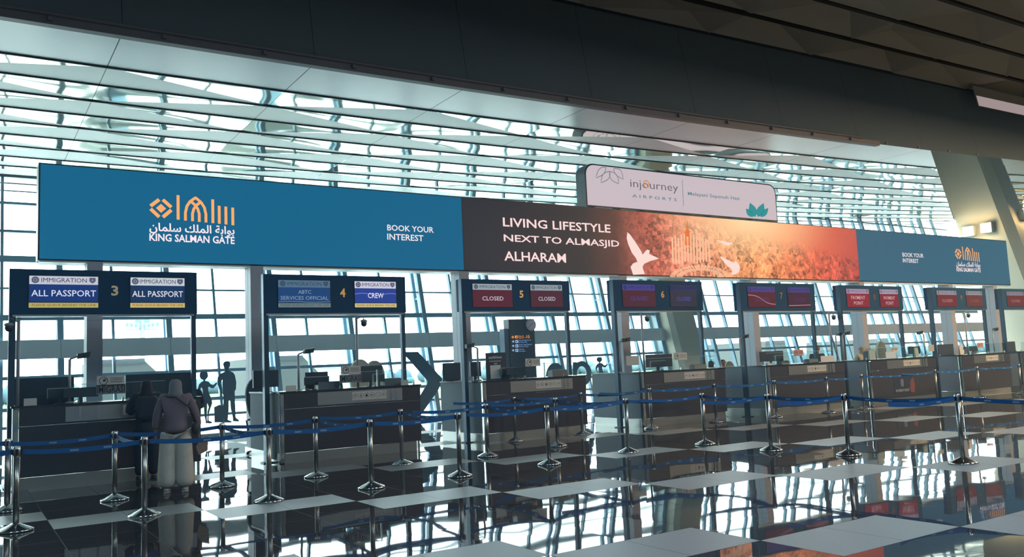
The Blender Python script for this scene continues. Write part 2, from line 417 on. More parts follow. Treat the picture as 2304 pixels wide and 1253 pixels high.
# folded dark ceiling over the near half of the hall
b = MB(); DY2, DX2 = 1.42, 4.2
hz = lambda i, j: (.16 if (i+j) % 2 else -.10)
for j in range(20):
    ya, yb = 15.5-DY2*j-.025, 15.5-DY2*(j+1)+.025
    for k in range(-4, 17):
        xa, xb = DX2*k, DX2*(k+1); m_ = (xa+xb)/2
        zz = [zd(xa), zd(xb)]
        c = Vector((m_ + (.9 if (j+k) % 2 else -.9), (ya+yb)/2+(.2 if k % 2 else -.2), zd(m_)+(.62 if (j+k) % 3 else .25)))
        q = [Vector((xa, ya, zz[0])), Vector((xa, yb, zz[0])), Vector((xb, yb, zz[1])), Vector((xb, ya, zz[1]))]
        for e in range(4): b.poly((q[e], q[(e+1) % 4], c))
struct(b.build('ceiling_near', M_darkc))
b = MB()
for j in range(21):
    y = 15.5-DY2*j
    for k in range(-4, 17):
        xa, xb = DX2*k, DX2*(k+1)
        b.hexa([(xa, y-.06, zd(xa)-.03), (xb, y-.06, zd(xb)-.03), (xb, y+.06, zd(xb)-.03), (xa, y+.06, zd(xa)-.03), (xa, y-.06, zd(xa)+.1), (xb, y-.06, zd(xb)+.1), (xb, y+.06, zd(xb)+.1), (xa, y+.06, zd(xa)+.1)])
struct(b.build('trim_6', M_black))
b = MB(); b.poly([(-16, 15.6, 11.6), (72, 15.6, 11.6), (72, -13, 11.6), (-16, -13, 11.6)]); struct(b.build('ceiling_slab', M_wall))
b = MB(); b.poly([(-16, 15.6, 14.6), (-16, 30, 14.6), (72, 30, 14.6), (72, 15.6, 14.6)]); struct(b.build('sky_blocker_slab', M_wall))  # unseen slab added to keep sky light off the big column
MB().box(-16, 72, 29.2, 29.5, 9.6, 14.6).build('wall_sky_blocker', M_wall)['kind'] = 'structure'  # unseen wall added with the slab to block sky light behind the column
MB().box(-16, 72, 15.6, 15.7, 9.8, 14.6).build('wall_upper_near', M_wall)['kind'] = 'structure'
# hall walls behind and beside the camera
MB().box(-14.2, 70, -12.3, -12, 0, 12).build('wall_back', M_wall)['kind'] = 'structure'
MB().box(-14.3, -14, -12, 28, 0, 12).build('wall_left', M_wall)['kind'] = 'structure'
MB().box(70, 70.3, -12, 28, 0, 12).build('wall_right', M_wall)['kind'] = 'structure'
MB().box(51.2, 70, 25.0, 25.3, 0, 12).build('wall_far', M_cream)['kind'] = 'structure'
# lit slot high on the bulkhead at the right
t = thing('ceiling_light', (33, 14.9, 9.0), 'pale lit slot high on the dark bulkhead at the right edge', 'light')
p0, p1, p2, p3 = atp(2189, 192, (0, 14.93, 0), (0, 1, 0)), atp(2202, 238, (0, 14.93, 0), (0, 1, 0)), atp(2420, 284, (0, 14.93, 0), (0, 1, 0)), atp(2420, 248, (0, 14.93, 0), (0, 1, 0))
b = MB(); b.outline([p0, p1, p2, p3], (0, .03, 0)); b.build('housing', M_darkc, t)
q0 = p0.lerp(p1, .5); q3 = p3.lerp(p2, .45)
b = MB(); b.poly([Vector(v)-Vector((0, .015, 0)) for v in (q0, p1, p2, q3)]); b.build('diffuser', glow((176, 158, 158), .63), t)

# ------------------------------------------------------------------ big leaning columns on the glass line
def lean_column(label, sect, z0, z1, zref):
    """sect: plan outline at height zref, leaning outward with the glass wall"""
    x0 = sect[0][0]; t = thing('leaning_column', (x0, sect[1][1]-zref*SL, z0), label, 'column', 'leaning columns on the glass wall')
    b = MB(); lo = [(x, y-(zref-z0)*SL, z0) for x, y in sect]; hi = [(x, y+(z1-zref)*SL, z1) for x, y in sect]
    n = len(sect)
    for k in range(n): b.poly((lo[k], lo[(k+1) % n], hi[(k+1) % n], hi[k]))
    b.poly(hi); b.build('shaft', M_cream, t)
    b = MB(); b.outline([(x+(.04 if k > 2 else -.04), y-(zref-z0)*SL-(.04 if k in (1, 2, 3) else 0), z0) for k, (x, y) in enumerate(sect)], (0, 0, .15)); b.build('base', M_plinth, t)
    return t
cB = lean_column('huge pale leaning column rising behind the right end of the advertising screen', [(49.4, 28.1), (49.4, 25.6), (49.75, 25.1), (51.05, 25.1), (51.05, 28.1)], 0, 14.2, 12.3)
lean_column('pale leaning column standing in the glass wall behind the sixth counter', [(23.8, 26.35), (23.8, 25.1), (23.95, 24.9), (25.1, 24.9), (25.1, 26.35)], 0, 7.6, 3.0)
def wall_lamp(px, py, label, face):
    p = atp(px, py, (49.4, 0, 0), (1, 0, 0)) if face == 'left' else atp(px, py, (0, 25.1+(9.6-12.3)*SL-.02, 9.6), (0, cos(TILT), -sin(TILT)))
    t = thing('wall_lamp', p, label, 'lamp', 'warm lamps on the leaning column')
    x, y, z = p
    if face == 'left':
        MB().box(x-.34, x-.02, y-.33, y+.33, z-.3, z+.3, .03).build('housing', M_devg, t)
        MB().box(x-.36, x-.34, y-.27, y+.27, z-.24, z+.24).build('lens', glow((255, 226, 160), 14), t)
        l = bpy.data.lights.new('lamp_light', 'POINT'); l.energy = 70; l.color = (1, .72, .36); l.shadow_soft_size = .2
        lo = bpy.data.objects.new('lamp_light', l); COL.objects.link(lo); lo.parent = t; lo.location = (-.75, 0, 0)
    else:
        MB().box(x-.33, x+.33, y-.34, y-.02, z-.3, z+.3, .03).build('housing', M_devg, t)
        MB().box(x-.27, x+.27, y-.36, y-.34, z-.24, z+.24).build('lens', glow((255, 226, 160), 14), t)
        l = bpy.data.lights.new('lamp_light', 'POINT'); l.energy = 70; l.color = (1, .72, .36); l.shadow_soft_size = .2
        lo = bpy.data.objects.new('lamp_light', l); COL.objects.link(lo); lo.parent = t; lo.location = (0, -.75, 0)
wall_lamp(2185, 521, 'warm square lamp on the leaning column, just above the screen edge', 'left')
wall_lamp(2225, 513, 'warm square lamp on the leaning column, second from its far edge', 'left')
wall_lamp(2297, 484, 'warm square lamp on the near face of the leaning column at the picture edge', 'front')
# ------------------------------------------------------------------ portal pillars and the long advertising screen
YB = 18.5
ORD = ['first', 'second', 'third', 'fourth', 'fifth', 'sixth', 'seventh', 'eighth']
PIL = [2.07, 5.28, 10.51, 15.75, 21.22, 26.89, 32.6, 35.92]
pl = ['grey square pillar behind the sign of counter 3', 'grey square pillar rising at the left post of counter 4 sign', 'grey square pillar behind the left post of counter 5 sign', 'grey square pillar behind the left half of counter 6 sign',
      'grey square pillar behind the left half of counter 7 sign', 'grey square pillar behind the left screen of counter 8 sign', 'grey square pillar behind the left screen of counter 9 sign', 'grey square pillar between the signs of counters 9 and 10']
for x, lb in zip(PIL, pl):
    t = thing('pillar', (x, YB+.02, 0), lb, 'pillar', 'pillars carrying the advertising screen')
    b = MB(); b.box(x, x+.285, YB+.02, YB+.47, .1, 4.05); b.build('shaft', M_pillar, t)
    b = MB(); b.box(x-.002, x, YB+.235, YB+.247, .1, 4.05); b.box(x-.002, x+.287, YB+.018, YB+.472, 2.86, 2.868); b.build('joint', M_frame, t)
    MB().box(x-.03, x+.315, YB-.01, YB+.5, 0, .1).build('base', M_plinth, t)
BX0, BX1, BZ0, BZ1 = 1.24, 37.3, 4.06, 5.92
t = thing('advertising_screen', (BX0, YB, BZ0), 'very long teal and orange advertising screen spanning above all the counters', 'screen')
MB().box(BX0-.03, BX1+.03, YB+.02, YB+.5, BZ0-.03, BZ1+.03).build('casing', M_dev, t)
b = MB(); b.box(BX0, BX1, YB+.03, YB+.49, BZ0-.06, BZ0-.031)
b.build('underside', M_soffit, t)
XM0, XM1 = 10.66, 26.93
def led(name, x0, x1, m): b = MB(); b.box(x0, x1, YB, YB+.02, BZ0, BZ1); return b.build(name, m, t)
p_left = led('left_display', BX0, XM0, glow((21, 100, 140)))
p_right = led('right_display', XM1, BX1, glow((50, 98, 124)))
def picture_material():
    m = bpy.data.materials.new('city_picture'); m.use_nodes = True; nt = m.node_tree; N = nt.nodes; L = nt.links; bb = N['Principled BSDF']
    tc = N.new('ShaderNodeTexCoord'); sp = N.new('ShaderNodeSeparateXYZ'); L.new(tc.outputs['Object'], sp.inputs[0])
    def M(op, a, c=None, cl=False):
        n = N.new('ShaderNodeMath'); n.operation = op; n.use_clamp = cl
        for i, v in enumerate((a, c)):
            if v is None: continue
            if isinstance(v, (int, float)): n.inputs[i].default_value = v
            else: L.new(v, n.inputs[i])
        return n.outputs[0]
    u = M('DIVIDE', M('SUBTRACT', sp.outputs['X'], XM0-BX0), XM1-XM0); v = M('DIVIDE', sp.outputs['Z'], BZ1-BZ0)
    def ramp(f, st):
        r = N.new('ShaderNodeValToRGB'); L.new(f, r.inputs[0]); e = r.color_ramp.elements
        while len(e) < len(st): e.new(.5)
        for q, (p, c) in zip(e, st): q.position = p; q.color = lin(c) if len(c) == 3 else c
        return r.outputs[0]
    base = ramp(u, [(0, (26, 30, 42)), (.24, (26, 26, 36)), (.31, (84, 44, 42)), (.40, (196, 96, 78)), (.50, (240, 150, 116)), (.64, (255, 162, 104)), (.74, (255, 142, 88)), (.86, (222, 92, 66)), (1, (190, 64, 60))])
    nz = N.new('ShaderNodeTexNoise'); nz.inputs['Scale'].default_value = 1.1; nz.inputs['Detail'].default_value = 6; L.new(tc.outputs['Object'], nz.inputs[0])
    vo = N.new('ShaderNodeTexVoronoi'); vo.feature = 'DISTANCE_TO_EDGE'; vo.inputs['Scale'].default_value = 5.5; L.new(tc.outputs['Object'], vo.inputs['Vector'])
    v2 = N.new('ShaderNodeTexVoronoi'); v2.distance = 'CHEBYCHEV'; v2.inputs['Scale'].default_value = 8; L.new(tc.outputs['Object'], v2.inputs['Vector'])
    sx = N.new('ShaderNodeSeparateColor'); L.new(v2.outputs['Color'], sx.inputs[0])
    det = M('ADD', M('MULTIPLY', M('LESS_THAN', vo.outputs[0], .06), -.3), M('MULTIPLY', M('SUBTRACT', sx.outputs[0], .5), .95))
    det = M('ADD', det, M('MULTIPLY', M('SUBTRACT', nz.outputs[0], .5), 2.0))
    keep = M('MULTIPLY', M('SUBTRACT', u, .26), 7, True)                     # plain dark field at the left
    sky = M('MULTIPLY', M('SUBTRACT', M('ADD', M('MULTIPLY', v, .9), M('MULTIPLY', u, 1.0)), 1.22), 5, True)   # smooth haze at the upper right
    k = M('MULTIPLY', M('MULTIPLY', det, keep), M('SUBTRACT', 1, M('MULTIPLY', sky, .94)))
    fac = M('MAXIMUM', M('ADD', 1, k), .12)
    du = M('MULTIPLY', M('SUBTRACT', u, .655), 2.6); dv = M('MULTIPLY', M('SUBTRACT', v, 1.02), .85)
    rad = M('SQRT', M('ADD', M('MULTIPLY', du, du), M('MULTIPLY', dv, dv)))
    sun = M('POWER', M('SUBTRACT', 1, M('MULTIPLY', rad, 1.35), True), 1.5)
    def mixc(f, a, c, bt='MIX'):
        n = N.new('ShaderNodeMix'); n.data_type = 'RGBA'; n.blend_type = bt
        for q, vv in (('Factor', f), ('A', a), ('B', c)):
            if isinstance(vv, tuple): n.inputs[q].default_value = vv
            elif isinstance(vv, float): n.inputs[q].default_value = vv
            else: L.new(vv, n.inputs[q])
        return n.outputs['Result']
    cc = N.new('ShaderNodeCombineColor')
    for i in range(3): L.new(fac, cc.inputs[i])
    col = mixc(1.0, base, cc.outputs[0], 'MULTIPLY'); col = mixc(sun, col, lin((255, 224, 172)))
    bb.inputs['Base Color'].default_value = (.01, .01, .01, 1); bb.inputs['Roughness'].default_value = .45
    L.new(col, bb.inputs['Emission Color']); bb.inputs['Emission Strength'].default_value = .785
    return m
p_mid = led('middle_display', XM0, XM1, picture_material())
MB().box(XM0-.015, XM0+.015, YB-.004, YB, BZ0, BZ1).build('seam', M_dev, t)
YF = YB-.006                                  # the shown image's own plane
def pxy(px, py, y=YF): return at(px, py, y)
def strokes(b, mapf, lst, wd):
    for pts in lst: b.ribbon([mapf(*p) for p in pts], wd)
def logo(parent, rx0, rx1, rz1, rz0, suffix):
    W_, H_ = rx1-rx0, rz1-rz0
    mp = lambda X, Y: Vector((rx0+(X-112)/578*W_, YF, rz1-(Y-50)/340*H_))
    sc = W_/578
    b = MB()
    strokes(b, mp, [[(301, 52), (301, 228)], [(538, 66), (538, 240)], [(583, 110), (583, 242)], [(630, 113), (630, 245)], [(679, 117), (679, 248)]], 20*sc)
    strokes(b, mp, [[(350, 232), (350, 175), (360, 128), (382, 92), (422, 60)], [(490, 238), (490, 178), (480, 130), (458, 94), (418, 60)],
                    [(398, 234), (398, 178), (408, 142), (430, 112), (462, 86)], [(444, 236), (444, 178), (434, 142), (412, 112), (380, 86)]], 19*sc)
    strokes(b, mp, [[(120, 142), (176, 92)], [(200, 92), (256, 142)], [(120, 162), (176, 216)], [(200, 216), (256, 162)]], 24*sc)
    b.poly([mp(155, 154), mp(188, 186), mp(222, 154), mp(188, 122)])
    o = b.build('emblem', glow((255, 178, 110)), parent)
    ar = 'بوابة الملك سلمان'
    vis = '\ufee5\ufe8e\ufee4\ufee0\ufeb3 \ufeda\ufee0\ufee4\ufedf\ufe8d \ufe94\ufe91\ufe8d\ufeee\ufe91'
    b = MB(); add_text(b, vis, rx0, rx1, mp(0, 335).z, mp(0, 256).z, YF, .02); b.build('arabic_lettering', glow((255, 240, 248)), parent)
    b = MB(); add_text(b, 'KING SALMAN GATE', rx0, rx1, mp(0, 388).z, mp(0, 334).z, YF, .022); b.build('lettering', glow((255, 240, 248)), parent)
a_, c_ = pxy(336, 434), pxy(528, 552); logo(p_left, a_.x, c_.x, a_.z, c_.z+.02, '')
a_, c_ = pxy(2147, 553), pxy(2207, 613); logo(p_right, a_.x, c_.x, a_.z, c_.z, '')
def booktext(parent, pxs, z_):
    (xa, ya), (xb, yb), (xc, yc), (xd, yd) = pxs
    for s_, (x1, y1), (x2, y2) in (('BOOK YOUR', (xa, ya), (xb, yb)), ('INTEREST', (xc, yc), (xd, yd))):
        b = MB(); p, q = pxy(x1, y1), pxy(x2, y2); add_text(b, s_, p.x, q.x, q.z, p.z, YF, .014); b.build('lettering', glow((244, 238, 244)), parent)
booktext(p_left, ((871, 505), (976, 524), (871, 525), (953, 543)), 0)
booktext(p_right, ((2030, 568), (2078, 580), (2031, 581), (2067, 592)), 0)
for s_, (x1, y1), (x2, y2) in (('LIVING LIFESTYLE', (1131, 488), (1374, 524)), ('NEXT TO ALMASJID', (1133, 526), (1394, 560)), ('ALHARAM', (1134, 564), (1274, 591))):
    b = MB(); p, q = pxy(x1, y1), pxy(x2, y2); add_text(b, s_, p.x, q.x, q.z, p.z-.01, YF, .016); b.build('lettering', glow((255, 226, 226)), p_mid)
z8 = lambda X, Y, y=YF: pxy(1200+X/3.072, 340+Y/3.072, y)
b = MB()
for k in range(13):                             # pale ranks of arcade columns
    x = 960+k*21; top = (600, 585, 600, 575, 570, 590, 560, 575, 585, 572, 590, 605, 620)[k]
    b.ribbon([z8(x, top), z8(x+6, 770+8*sin(k))], .075)
for k in range(26):
    a0 = pi*k/26; a1 = pi*(k+.72)/26
    c0 = lambda r, a: z8(1152+r*1.0*cos(a), 872-r*.40*sin(a))
    b.poly([c0(120, a1), c0(120, a0), c0(165, a0), c0(165, a1)]); b.poly([c0(172, a1), c0(172, a0), c0(208, a0), c0(208, a1)])
b.build('arcade_picture', glow((252, 196, 158)), p_mid)
b = MB()
b.poly([z8(1046, 650), z8(1086, 650), z8(1084, 560), z8(1070, 540), z8(1064, 475), z8(1058, 540), z8(1046, 560)][::1])
b.build('tower_picture', glow((238, 120, 48)), p_mid)
b = MB()
for o_ in ([(650, 560), (668, 575), (700, 620), (745, 690), (755, 715), (785, 680), (805, 685), (800, 710), (870, 742), (800, 762), (765, 780), (755, 800), (770, 850), (690, 855), (672, 800), (690, 775), (720, 765), (710, 740), (680, 700), (655, 640), (645, 600)],
           [(1290, 725), (1330, 745), (1385, 770), (1400, 755), (1430, 800), (1420, 835), (1400, 850), (1370, 855), (1375, 820), (1340, 790), (1300, 745)],
           [(1270, 615), (1310, 622), (1350, 632), (1380, 628), (1350, 655), (1310, 640)]):
    b = MB(); b.outline([z8(X, Y, YF-.003) for X, Y in o_], (0, .002, 0)); b.build('dove_picture', glow((255, 226, 220)), p_mid)

# white light box standing on the screen's top edge
YI = 18.72
c0, c1 = at(1318, 372, YI), at(1748, 492, YI); IX0, IX1, IZ0, IZ1 = c0.x, c1.x, 6.06, 7.24
t = thing('light_box_sign', (IX0, YI, IZ0), 'white rounded light box standing on top of the long screen', 'sign')
def rrect(x0, x1, z0, z1, r, y, n=6):
    P = []
    for cx, cz, a in ((x1-r, z0, None), (x1-r, z1-r, 0), (x0+r, z1-r, 90), (x0+r, z0, None)):
        if a is None: P.append((x1 if cx > (x0+x1)/2 else x0, y, z0))
        else: P += [(cx+r*cos(radians(a+90*k/n)), y, cz+r*sin(radians(a+90*k/n))) for k in range(n+1)]
    return [P[-1]]+P[:-1]
b = MB(); b.outline(rrect(IX0-.05, IX1+.05, IZ0-.04, IZ1+.04, .3, YI+.01), (0, .42, 0)); b.build('casing', mat('light_box_casing', (60, 74, 84), .45), t)
b = MB(); b.outline(rrect(IX0, IX1, IZ0, IZ1, .28, YI), (0, .01, 0)); face = b.build('face', glow((204, 192, 202)), t)
b = MB()
for k in range(9):
    x = IX0+.25+(IX1-IX0-.5)*k/8; b.box(x-.05, x-.02, YI+.1, YI+.3, 5.95, IZ0-.03); b.box(x+.04, x+.07, YI+.1, YI+.3, 5.95, IZ0-.03)
b.build('bracket', M_dev, t)
zi = lambda X, Y: at(1200+X/3.072, 340+Y/3.072, YI-.005)
ins = lambda p: Vector((min(max(p.x, IX0+.03), IX1-.03), p.y, min(max(p.z, IZ0+.03), IZ1-.03)))
def leaf(cx, cy, dx, dy, wd, n=7):
    L_, R_ = [], []; l = hypot(dx, dy); nx, ny = -dy/l, dx/l
    for k in range(n+1):
        s = k/n; q = wd*sin(pi*s**.85); L_.append((cx+dx*s+nx*q, cy+dy*s+ny*q)); R_.append((cx+dx*s-nx*q, cy+dy*s-ny*q))
    return L_+R_[::-1][1:-1]
b = MB()
for l in (leaf(528, 140, -60, 78, 24), leaf(528, 140, 62, 86, 24), leaf(500, 105, -66, 80, 22), leaf(556, 105, 66, 90, 22)):
    b.ribbon([ins(zi(*q)) for q in l+[l[0]]], .022)
b.build('leaf_outline', glow((112, 124, 130)), face)
b = MB()
for l in (leaf(1535, 455, -38, -98, 26), leaf(1552, 455, 40, -96, 26), leaf(1520, 455, -50, -58, 20), leaf(1572, 455, 52, -62, 20)):
    b.outline([ins(zi(*q)) for q in l], (0, .003, 0))
b.build('leaf_emblem', glow((36, 146, 152)), face)
b = MB(); p, q = zi(668, 195), zi(1003, 297)
add_text(b, 'injourney', p.x, q.x, q.z, p.z, YI-.005, -.004); b.build('lettering', glow((98, 98, 108)), face)
b = MB(); c = zi(781, 228); ring(b, c.x, c.z, .085, .125, YI-.009, 14); b.build('letter_accent', glow((214, 148, 96)), face)
b = MB(); p, q = zi(683, 297), zi(992, 347); x = p.x
add_text(b, 'A I R P O R T S', p.x, q.x, q.z, p.z, YI-.005, .012); b.build('lettering', glow((92, 132, 142)), face); b = MB()
p, q = zi(1068, 280), zi(1425, 340); add_text(b, 'Melayani Sepenuh Hati', p.x, q.x, q.z-.03, p.z, YI-.005, .01); b.build('tagline', glow((92, 132, 142)), face); b = MB()
p, q = zi(1030, 200), zi(1038, 380); b.ribbon([p, q], .02); b.build('divider_line', glow((92, 132, 142)), face)
# ------------------------------------------------------------------ overhead counter signs
CY = {3: 15.6, 4: 15.53, 5: 15.56, 6: 15.51, 7: 14.95, 8: 14.75, 9: 14.6, 10: 14.5}
CX = {3: (.70, 3.55), 4: (4.93, 7.80), 5: (9.30, 12.05), 6: (13.70, 16.55), 7: (17.54, 20.7), 8: (21.53, 24.86), 9: (25.96, 28.9), 10: (29.4, 32.2)}
SPX = {3: (22, 443, 604, 708), 4: (592, 912, 616, 705), 5: (1037, 1281, 627, 700), 6: (1378, 1580, 629, 699), 7: (1663, 1833, 635, 699), 8: (1888, 2030, 641, 698), 9: (2093, 2218, 646, 696), 10: (2252, 2360, 649, 695)}
def scr(head, headc, inkc, msg, msgc, bodyc, foot=None, footc=None):
    return dict(head=head, headc=headc, inkc=inkc, msg=msg, msgc=msgc, bodyc=bodyc, foot=foot, footc=footc)
WH, INK = (196, 198, 214), (44, 50, 76)
SIGNS = {
 3: (scr(1, WH, INK, ['ALL PASSPORT'], (214, 220, 240), (28, 56, 118), (180, 170, 104), (134, 100, 40)), scr(1, (198, 206, 216), INK, ['ALL PASSPORT'], (220, 224, 234), (28, 54, 94), (196, 182, 116), (170, 84, 32)), (132, 124, 104)),
 4: (scr(1, (82, 112, 138), (40, 66, 88), ['ABTC', 'SERVICES OFFICIAL'], (124, 148, 176), (32, 68, 118), (106, 122, 128), (60, 82, 92)), scr(1, (206, 206, 226), INK, ['CREW'], (232, 232, 250), (42, 66, 148), (206, 192, 136), (120, 96, 40)), (176, 138, 74)),
 5: (scr(1, (150, 166, 176), (44, 56, 68), ['CLOSED'], (196, 192, 202), (84, 36, 50)), scr(1, (146, 162, 172), (48, 62, 74), ['CLOSED'], (184, 184, 196), (76, 40, 52)), (190, 150, 96)),
 6: (scr(1, (66, 62, 142), (40, 36, 100), ['CLOSED'], (70, 62, 140), (76, 36, 48)), scr(1, (42, 46, 88), (34, 36, 70), ['CLOSED'], (76, 74, 172), (50, 48, 62)), (182, 132, 78)),
 7: (scr(1, (70, 62, 132), (52, 44, 96), ['CLOSED'], (88, 58, 104), (84, 32, 44)), scr(1, (66, 60, 128), (48, 42, 92), ['CLOSED'], (74, 52, 110), (66, 32, 48)), (136, 94, 54)),
 8: (scr(1, (168, 144, 172), (92, 80, 110), ['PAYMENT', 'POINT'], (206, 172, 180), (138, 32, 48)), scr(1, (166, 156, 180), (90, 84, 112), ['PAYMENT', 'POINT'], (202, 168, 176), (128, 30, 46)), (110, 78, 50)),
 9: (scr(1, (150, 146, 160), (84, 82, 100), ['CLOSED'], (178, 128, 128), (112, 38, 42)), scr(1, (150, 146, 156), (84, 84, 98), ['CLOSED'], (150, 84, 72), (108, 50, 46)), (150, 102, 50)),
 10: (scr(1, (138, 128, 140), (84, 80, 96), ['CLOSED'], (168, 116, 116), (104, 36, 40)), scr(1, (138, 128, 140), (84, 80, 96), ['CLOSED'], (168, 116, 116), (104, 36, 40)), (150, 102, 50))}
SL_ = {3: 'dark overhead sign reading ALL PASSPORT with number 3', 4: 'dark overhead sign reading CREW and ABTC with number 4', 5: 'dark overhead sign with two red CLOSED screens and number 5', 6: 'dark overhead sign with dim purple CLOSED screens and number 6',
       7: 'dark overhead sign with dim red screens and number 7', 8: 'dark overhead sign reading PAYMENT POINT with number 8', 9: 'dark overhead sign with small red screens and number 9', 10: 'dark overhead sign cut by the right edge of the photo'}
SG = {}
def make_sign(k):
    yy = CY[k]+.42; xl, xr, yt, yb = SPX[k]
    a, c, d = at(xl, yt, yy), at(xr, (yt+yb)/2, yy), at(xl, yb, yy); x0, x1, z0, z1 = a.x, c.x, d.z, a.z
    t = thing('counter_sign', (x0, yy, 0), SL_[k], 'sign', 'overhead counter signs'); SG[k] = (x0, x1, yy, z0, z1)
    W_, H_ = x1-x0, z1-z0
    b = MB(); b.box(x0, x1, yy, yy+.24, z0, z1, .012); b.build('casing', M_case, t)
    b = MB(); b.box(x0+.05, x1-.05, yy-.004, yy+.1, z0-.035, z0-.001); b.build('bottom_rail', M_steel, t)
    for side, x in ((0, x0+.01), (1, x1-.09)):
        b = MB(); zb = 0 if (side == 0 and x < CX[k][0]-.09) or k in (3,) and side == 0 else 1.32
        if k >= 5 and side == 0: zb = 0 if x+.08 < CX[k][0] else 1.32
        if side == 0: b.box(x, x+.085, yy+.02, yy+.13, zb, z1-.01); b.box(x-.012, x+.0, yy+.0, yy+.13, zb, z1)
        else: b.box(x, x+.08, yy+.04, yy+.13, 1.32 if CX[k][0] < x < CX[k][1] else 0, z0)
        b.build('post', M_post, t)
        if zb == 0 and side == 0: MB().box(x-.06, x+.14, yy-.03, yy+.18, 0, .02).build('post_foot', M_dev, t)
    L_, R_, num = SIGNS[k]
    for nm, sd, f0, f1 in (('left_screen', L_, .095, .445), ('right_screen', R_, .62, .926)):
        sx0, sx1 = x0+W_*f0, x0+W_*f1; ft = sd['foot'] is not None
        zt = z1-H_*.15; zh = z1-H_*.335; zb = z1-H_*(.725 if ft else .875)
        b = MB(); b.box(sx0-.01, sx1+.01, yy-.012, yy, z1-H_*.86 if ft else zb, zt+.008); s_ = b.build(nm, M_dev, t)
        y1 = yy-.014; b = MB(); rect(b, sx0, sx1, zb, zh, y1); b.build('body', glow(sd['bodyc']), s_)
        b = MB(); rect(b, sx0, sx1, zh, zt, y1); b.build('header', glow(sd['headc']), s_)
        hh = zt-zh; b = MB(); add_text(b, 'IMMIGRATION', sx0+.17*(sx1-sx0), sx0+.83*(sx1-sx0), zh+hh*.26, zh+hh*.78, y1-.002, .0); b.build('header_lettering', glow(sd['inkc']), s_)
        b = MB(); ring(b, sx0+.085*(sx1-sx0), zh+hh*.52, .0, hh*.40, y1-.002, 16); b.build('crest', glow(tuple(int(v*.75+headv*.25) for v, headv in zip(sd['inkc'], sd['headc']))), s_); b = MB(); r2 = hh*.34; cx = sx0+.915*(sx1-sx0); cz = zh+hh*.52
        b.poly([(cx-r2, y1-.002, cz+r2), (cx-r2, y1-.002, cz-r2*.3), (cx, y1-.002, cz-r2*1.05), (cx+r2, y1-.002, cz-r2*.3), (cx+r2, y1-.002, cz+r2)])
        b.build('shield', glow(tuple(int(v*.75+headv*.25) for v, headv in zip(sd['inkc'], sd['headc']))), s_)
        b = MB(); ring(b, sx0+.085*(sx1-sx0), zh+hh*.52, hh*.12, hh*.24, y1-.004, 12); b.build('crest_detail', glow(tuple(int(v*.45+headv*.55) for v, headv in zip(sd['inkc'], sd['headc']))), s_); b = MB(); ring(b, cx, cz+.1*r2, 0, r2*.45, y1-.004, 8); b.build('shield_detail', glow(tuple(int(v*.45+headv*.55) for v, headv in zip(sd['inkc'], sd['headc']))), s_)
        b = MB(); mh = zh-zb; n = len(sd['msg']); wd = sx1-sx0
        for q, ms in enumerate(sd['msg']):
            fr = {'ALL PASSPORT': .94, 'SERVICES OFFICIAL': .92, 'ABTC': .25, 'CREW': .38, 'CLOSED': .54, 'PAYMENT': .62, 'POINT': .42}[ms]
            cz = zb+mh*(.5 if n == 1 else (.70, .30)[q]); th = mh*({1: .36, 2: .25}[n] if ms != 'CLOSED' else .24)
            add_text(b, ms, (sx0+sx1)/2-wd*fr/2, (sx0+sx1)/2+wd*fr/2, cz-th/2, cz+th/2, y1-.003, .008)
        b.build('message', glow(sd['msgc']), s_)
        if ft:
            f0z, f1z = z1-H_*.85, z1-H_*.742; b = MB(); rect(b, sx0-.004, sx1+.004, f0z, f1z, y1-.001); b.build('footer', glow(sd['foot']), s_)
            b = MB(); add_text(b, 'PLEASE QUEUE BEHIND THE LINE', sx0+.04*wd, sx1-.03*wd, f0z+.02, f1z-.02, y1-.003, .012); b.build('footer_lettering', glow(sd['footc']), s_)
        # reflections of the hall painted onto the screens as soft curved glowing streaks
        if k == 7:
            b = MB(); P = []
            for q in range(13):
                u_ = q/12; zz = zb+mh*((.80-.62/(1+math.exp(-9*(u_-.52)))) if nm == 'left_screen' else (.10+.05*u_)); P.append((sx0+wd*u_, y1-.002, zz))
            b.ribbon(P, .022); b.build('painted_reflection', glow((178, 122, 128)), s_)
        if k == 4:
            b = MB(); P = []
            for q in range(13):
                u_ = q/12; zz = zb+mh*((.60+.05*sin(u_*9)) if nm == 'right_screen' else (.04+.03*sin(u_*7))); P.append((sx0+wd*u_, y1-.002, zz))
            b.ribbon(P, .015); b.build('painted_reflection', glow((120, 126, 190) if nm == 'right_screen' else (92, 118, 140)), s_)
    b = MB(); cx = x0+W_*.535; hz_ = H_*.235
    add_text(b, str(k), cx-H_*.075*(1.6 if k == 10 else 1), cx+H_*.075*(1.6 if k == 10 else 1), z1-H_*.40-hz_*.5-.06*H_, z1-H_*.40+hz_*.5-.06*H_, yy-.004, .03); b.build('number', glow(num), t)
    for xe in (x0, x1-.012): b = MB(); b.box(xe, xe+.012, yy-.006, yy, z0, z1); b.build('edge_strip', M_post, t)
for k in SPX: make_sign(k)

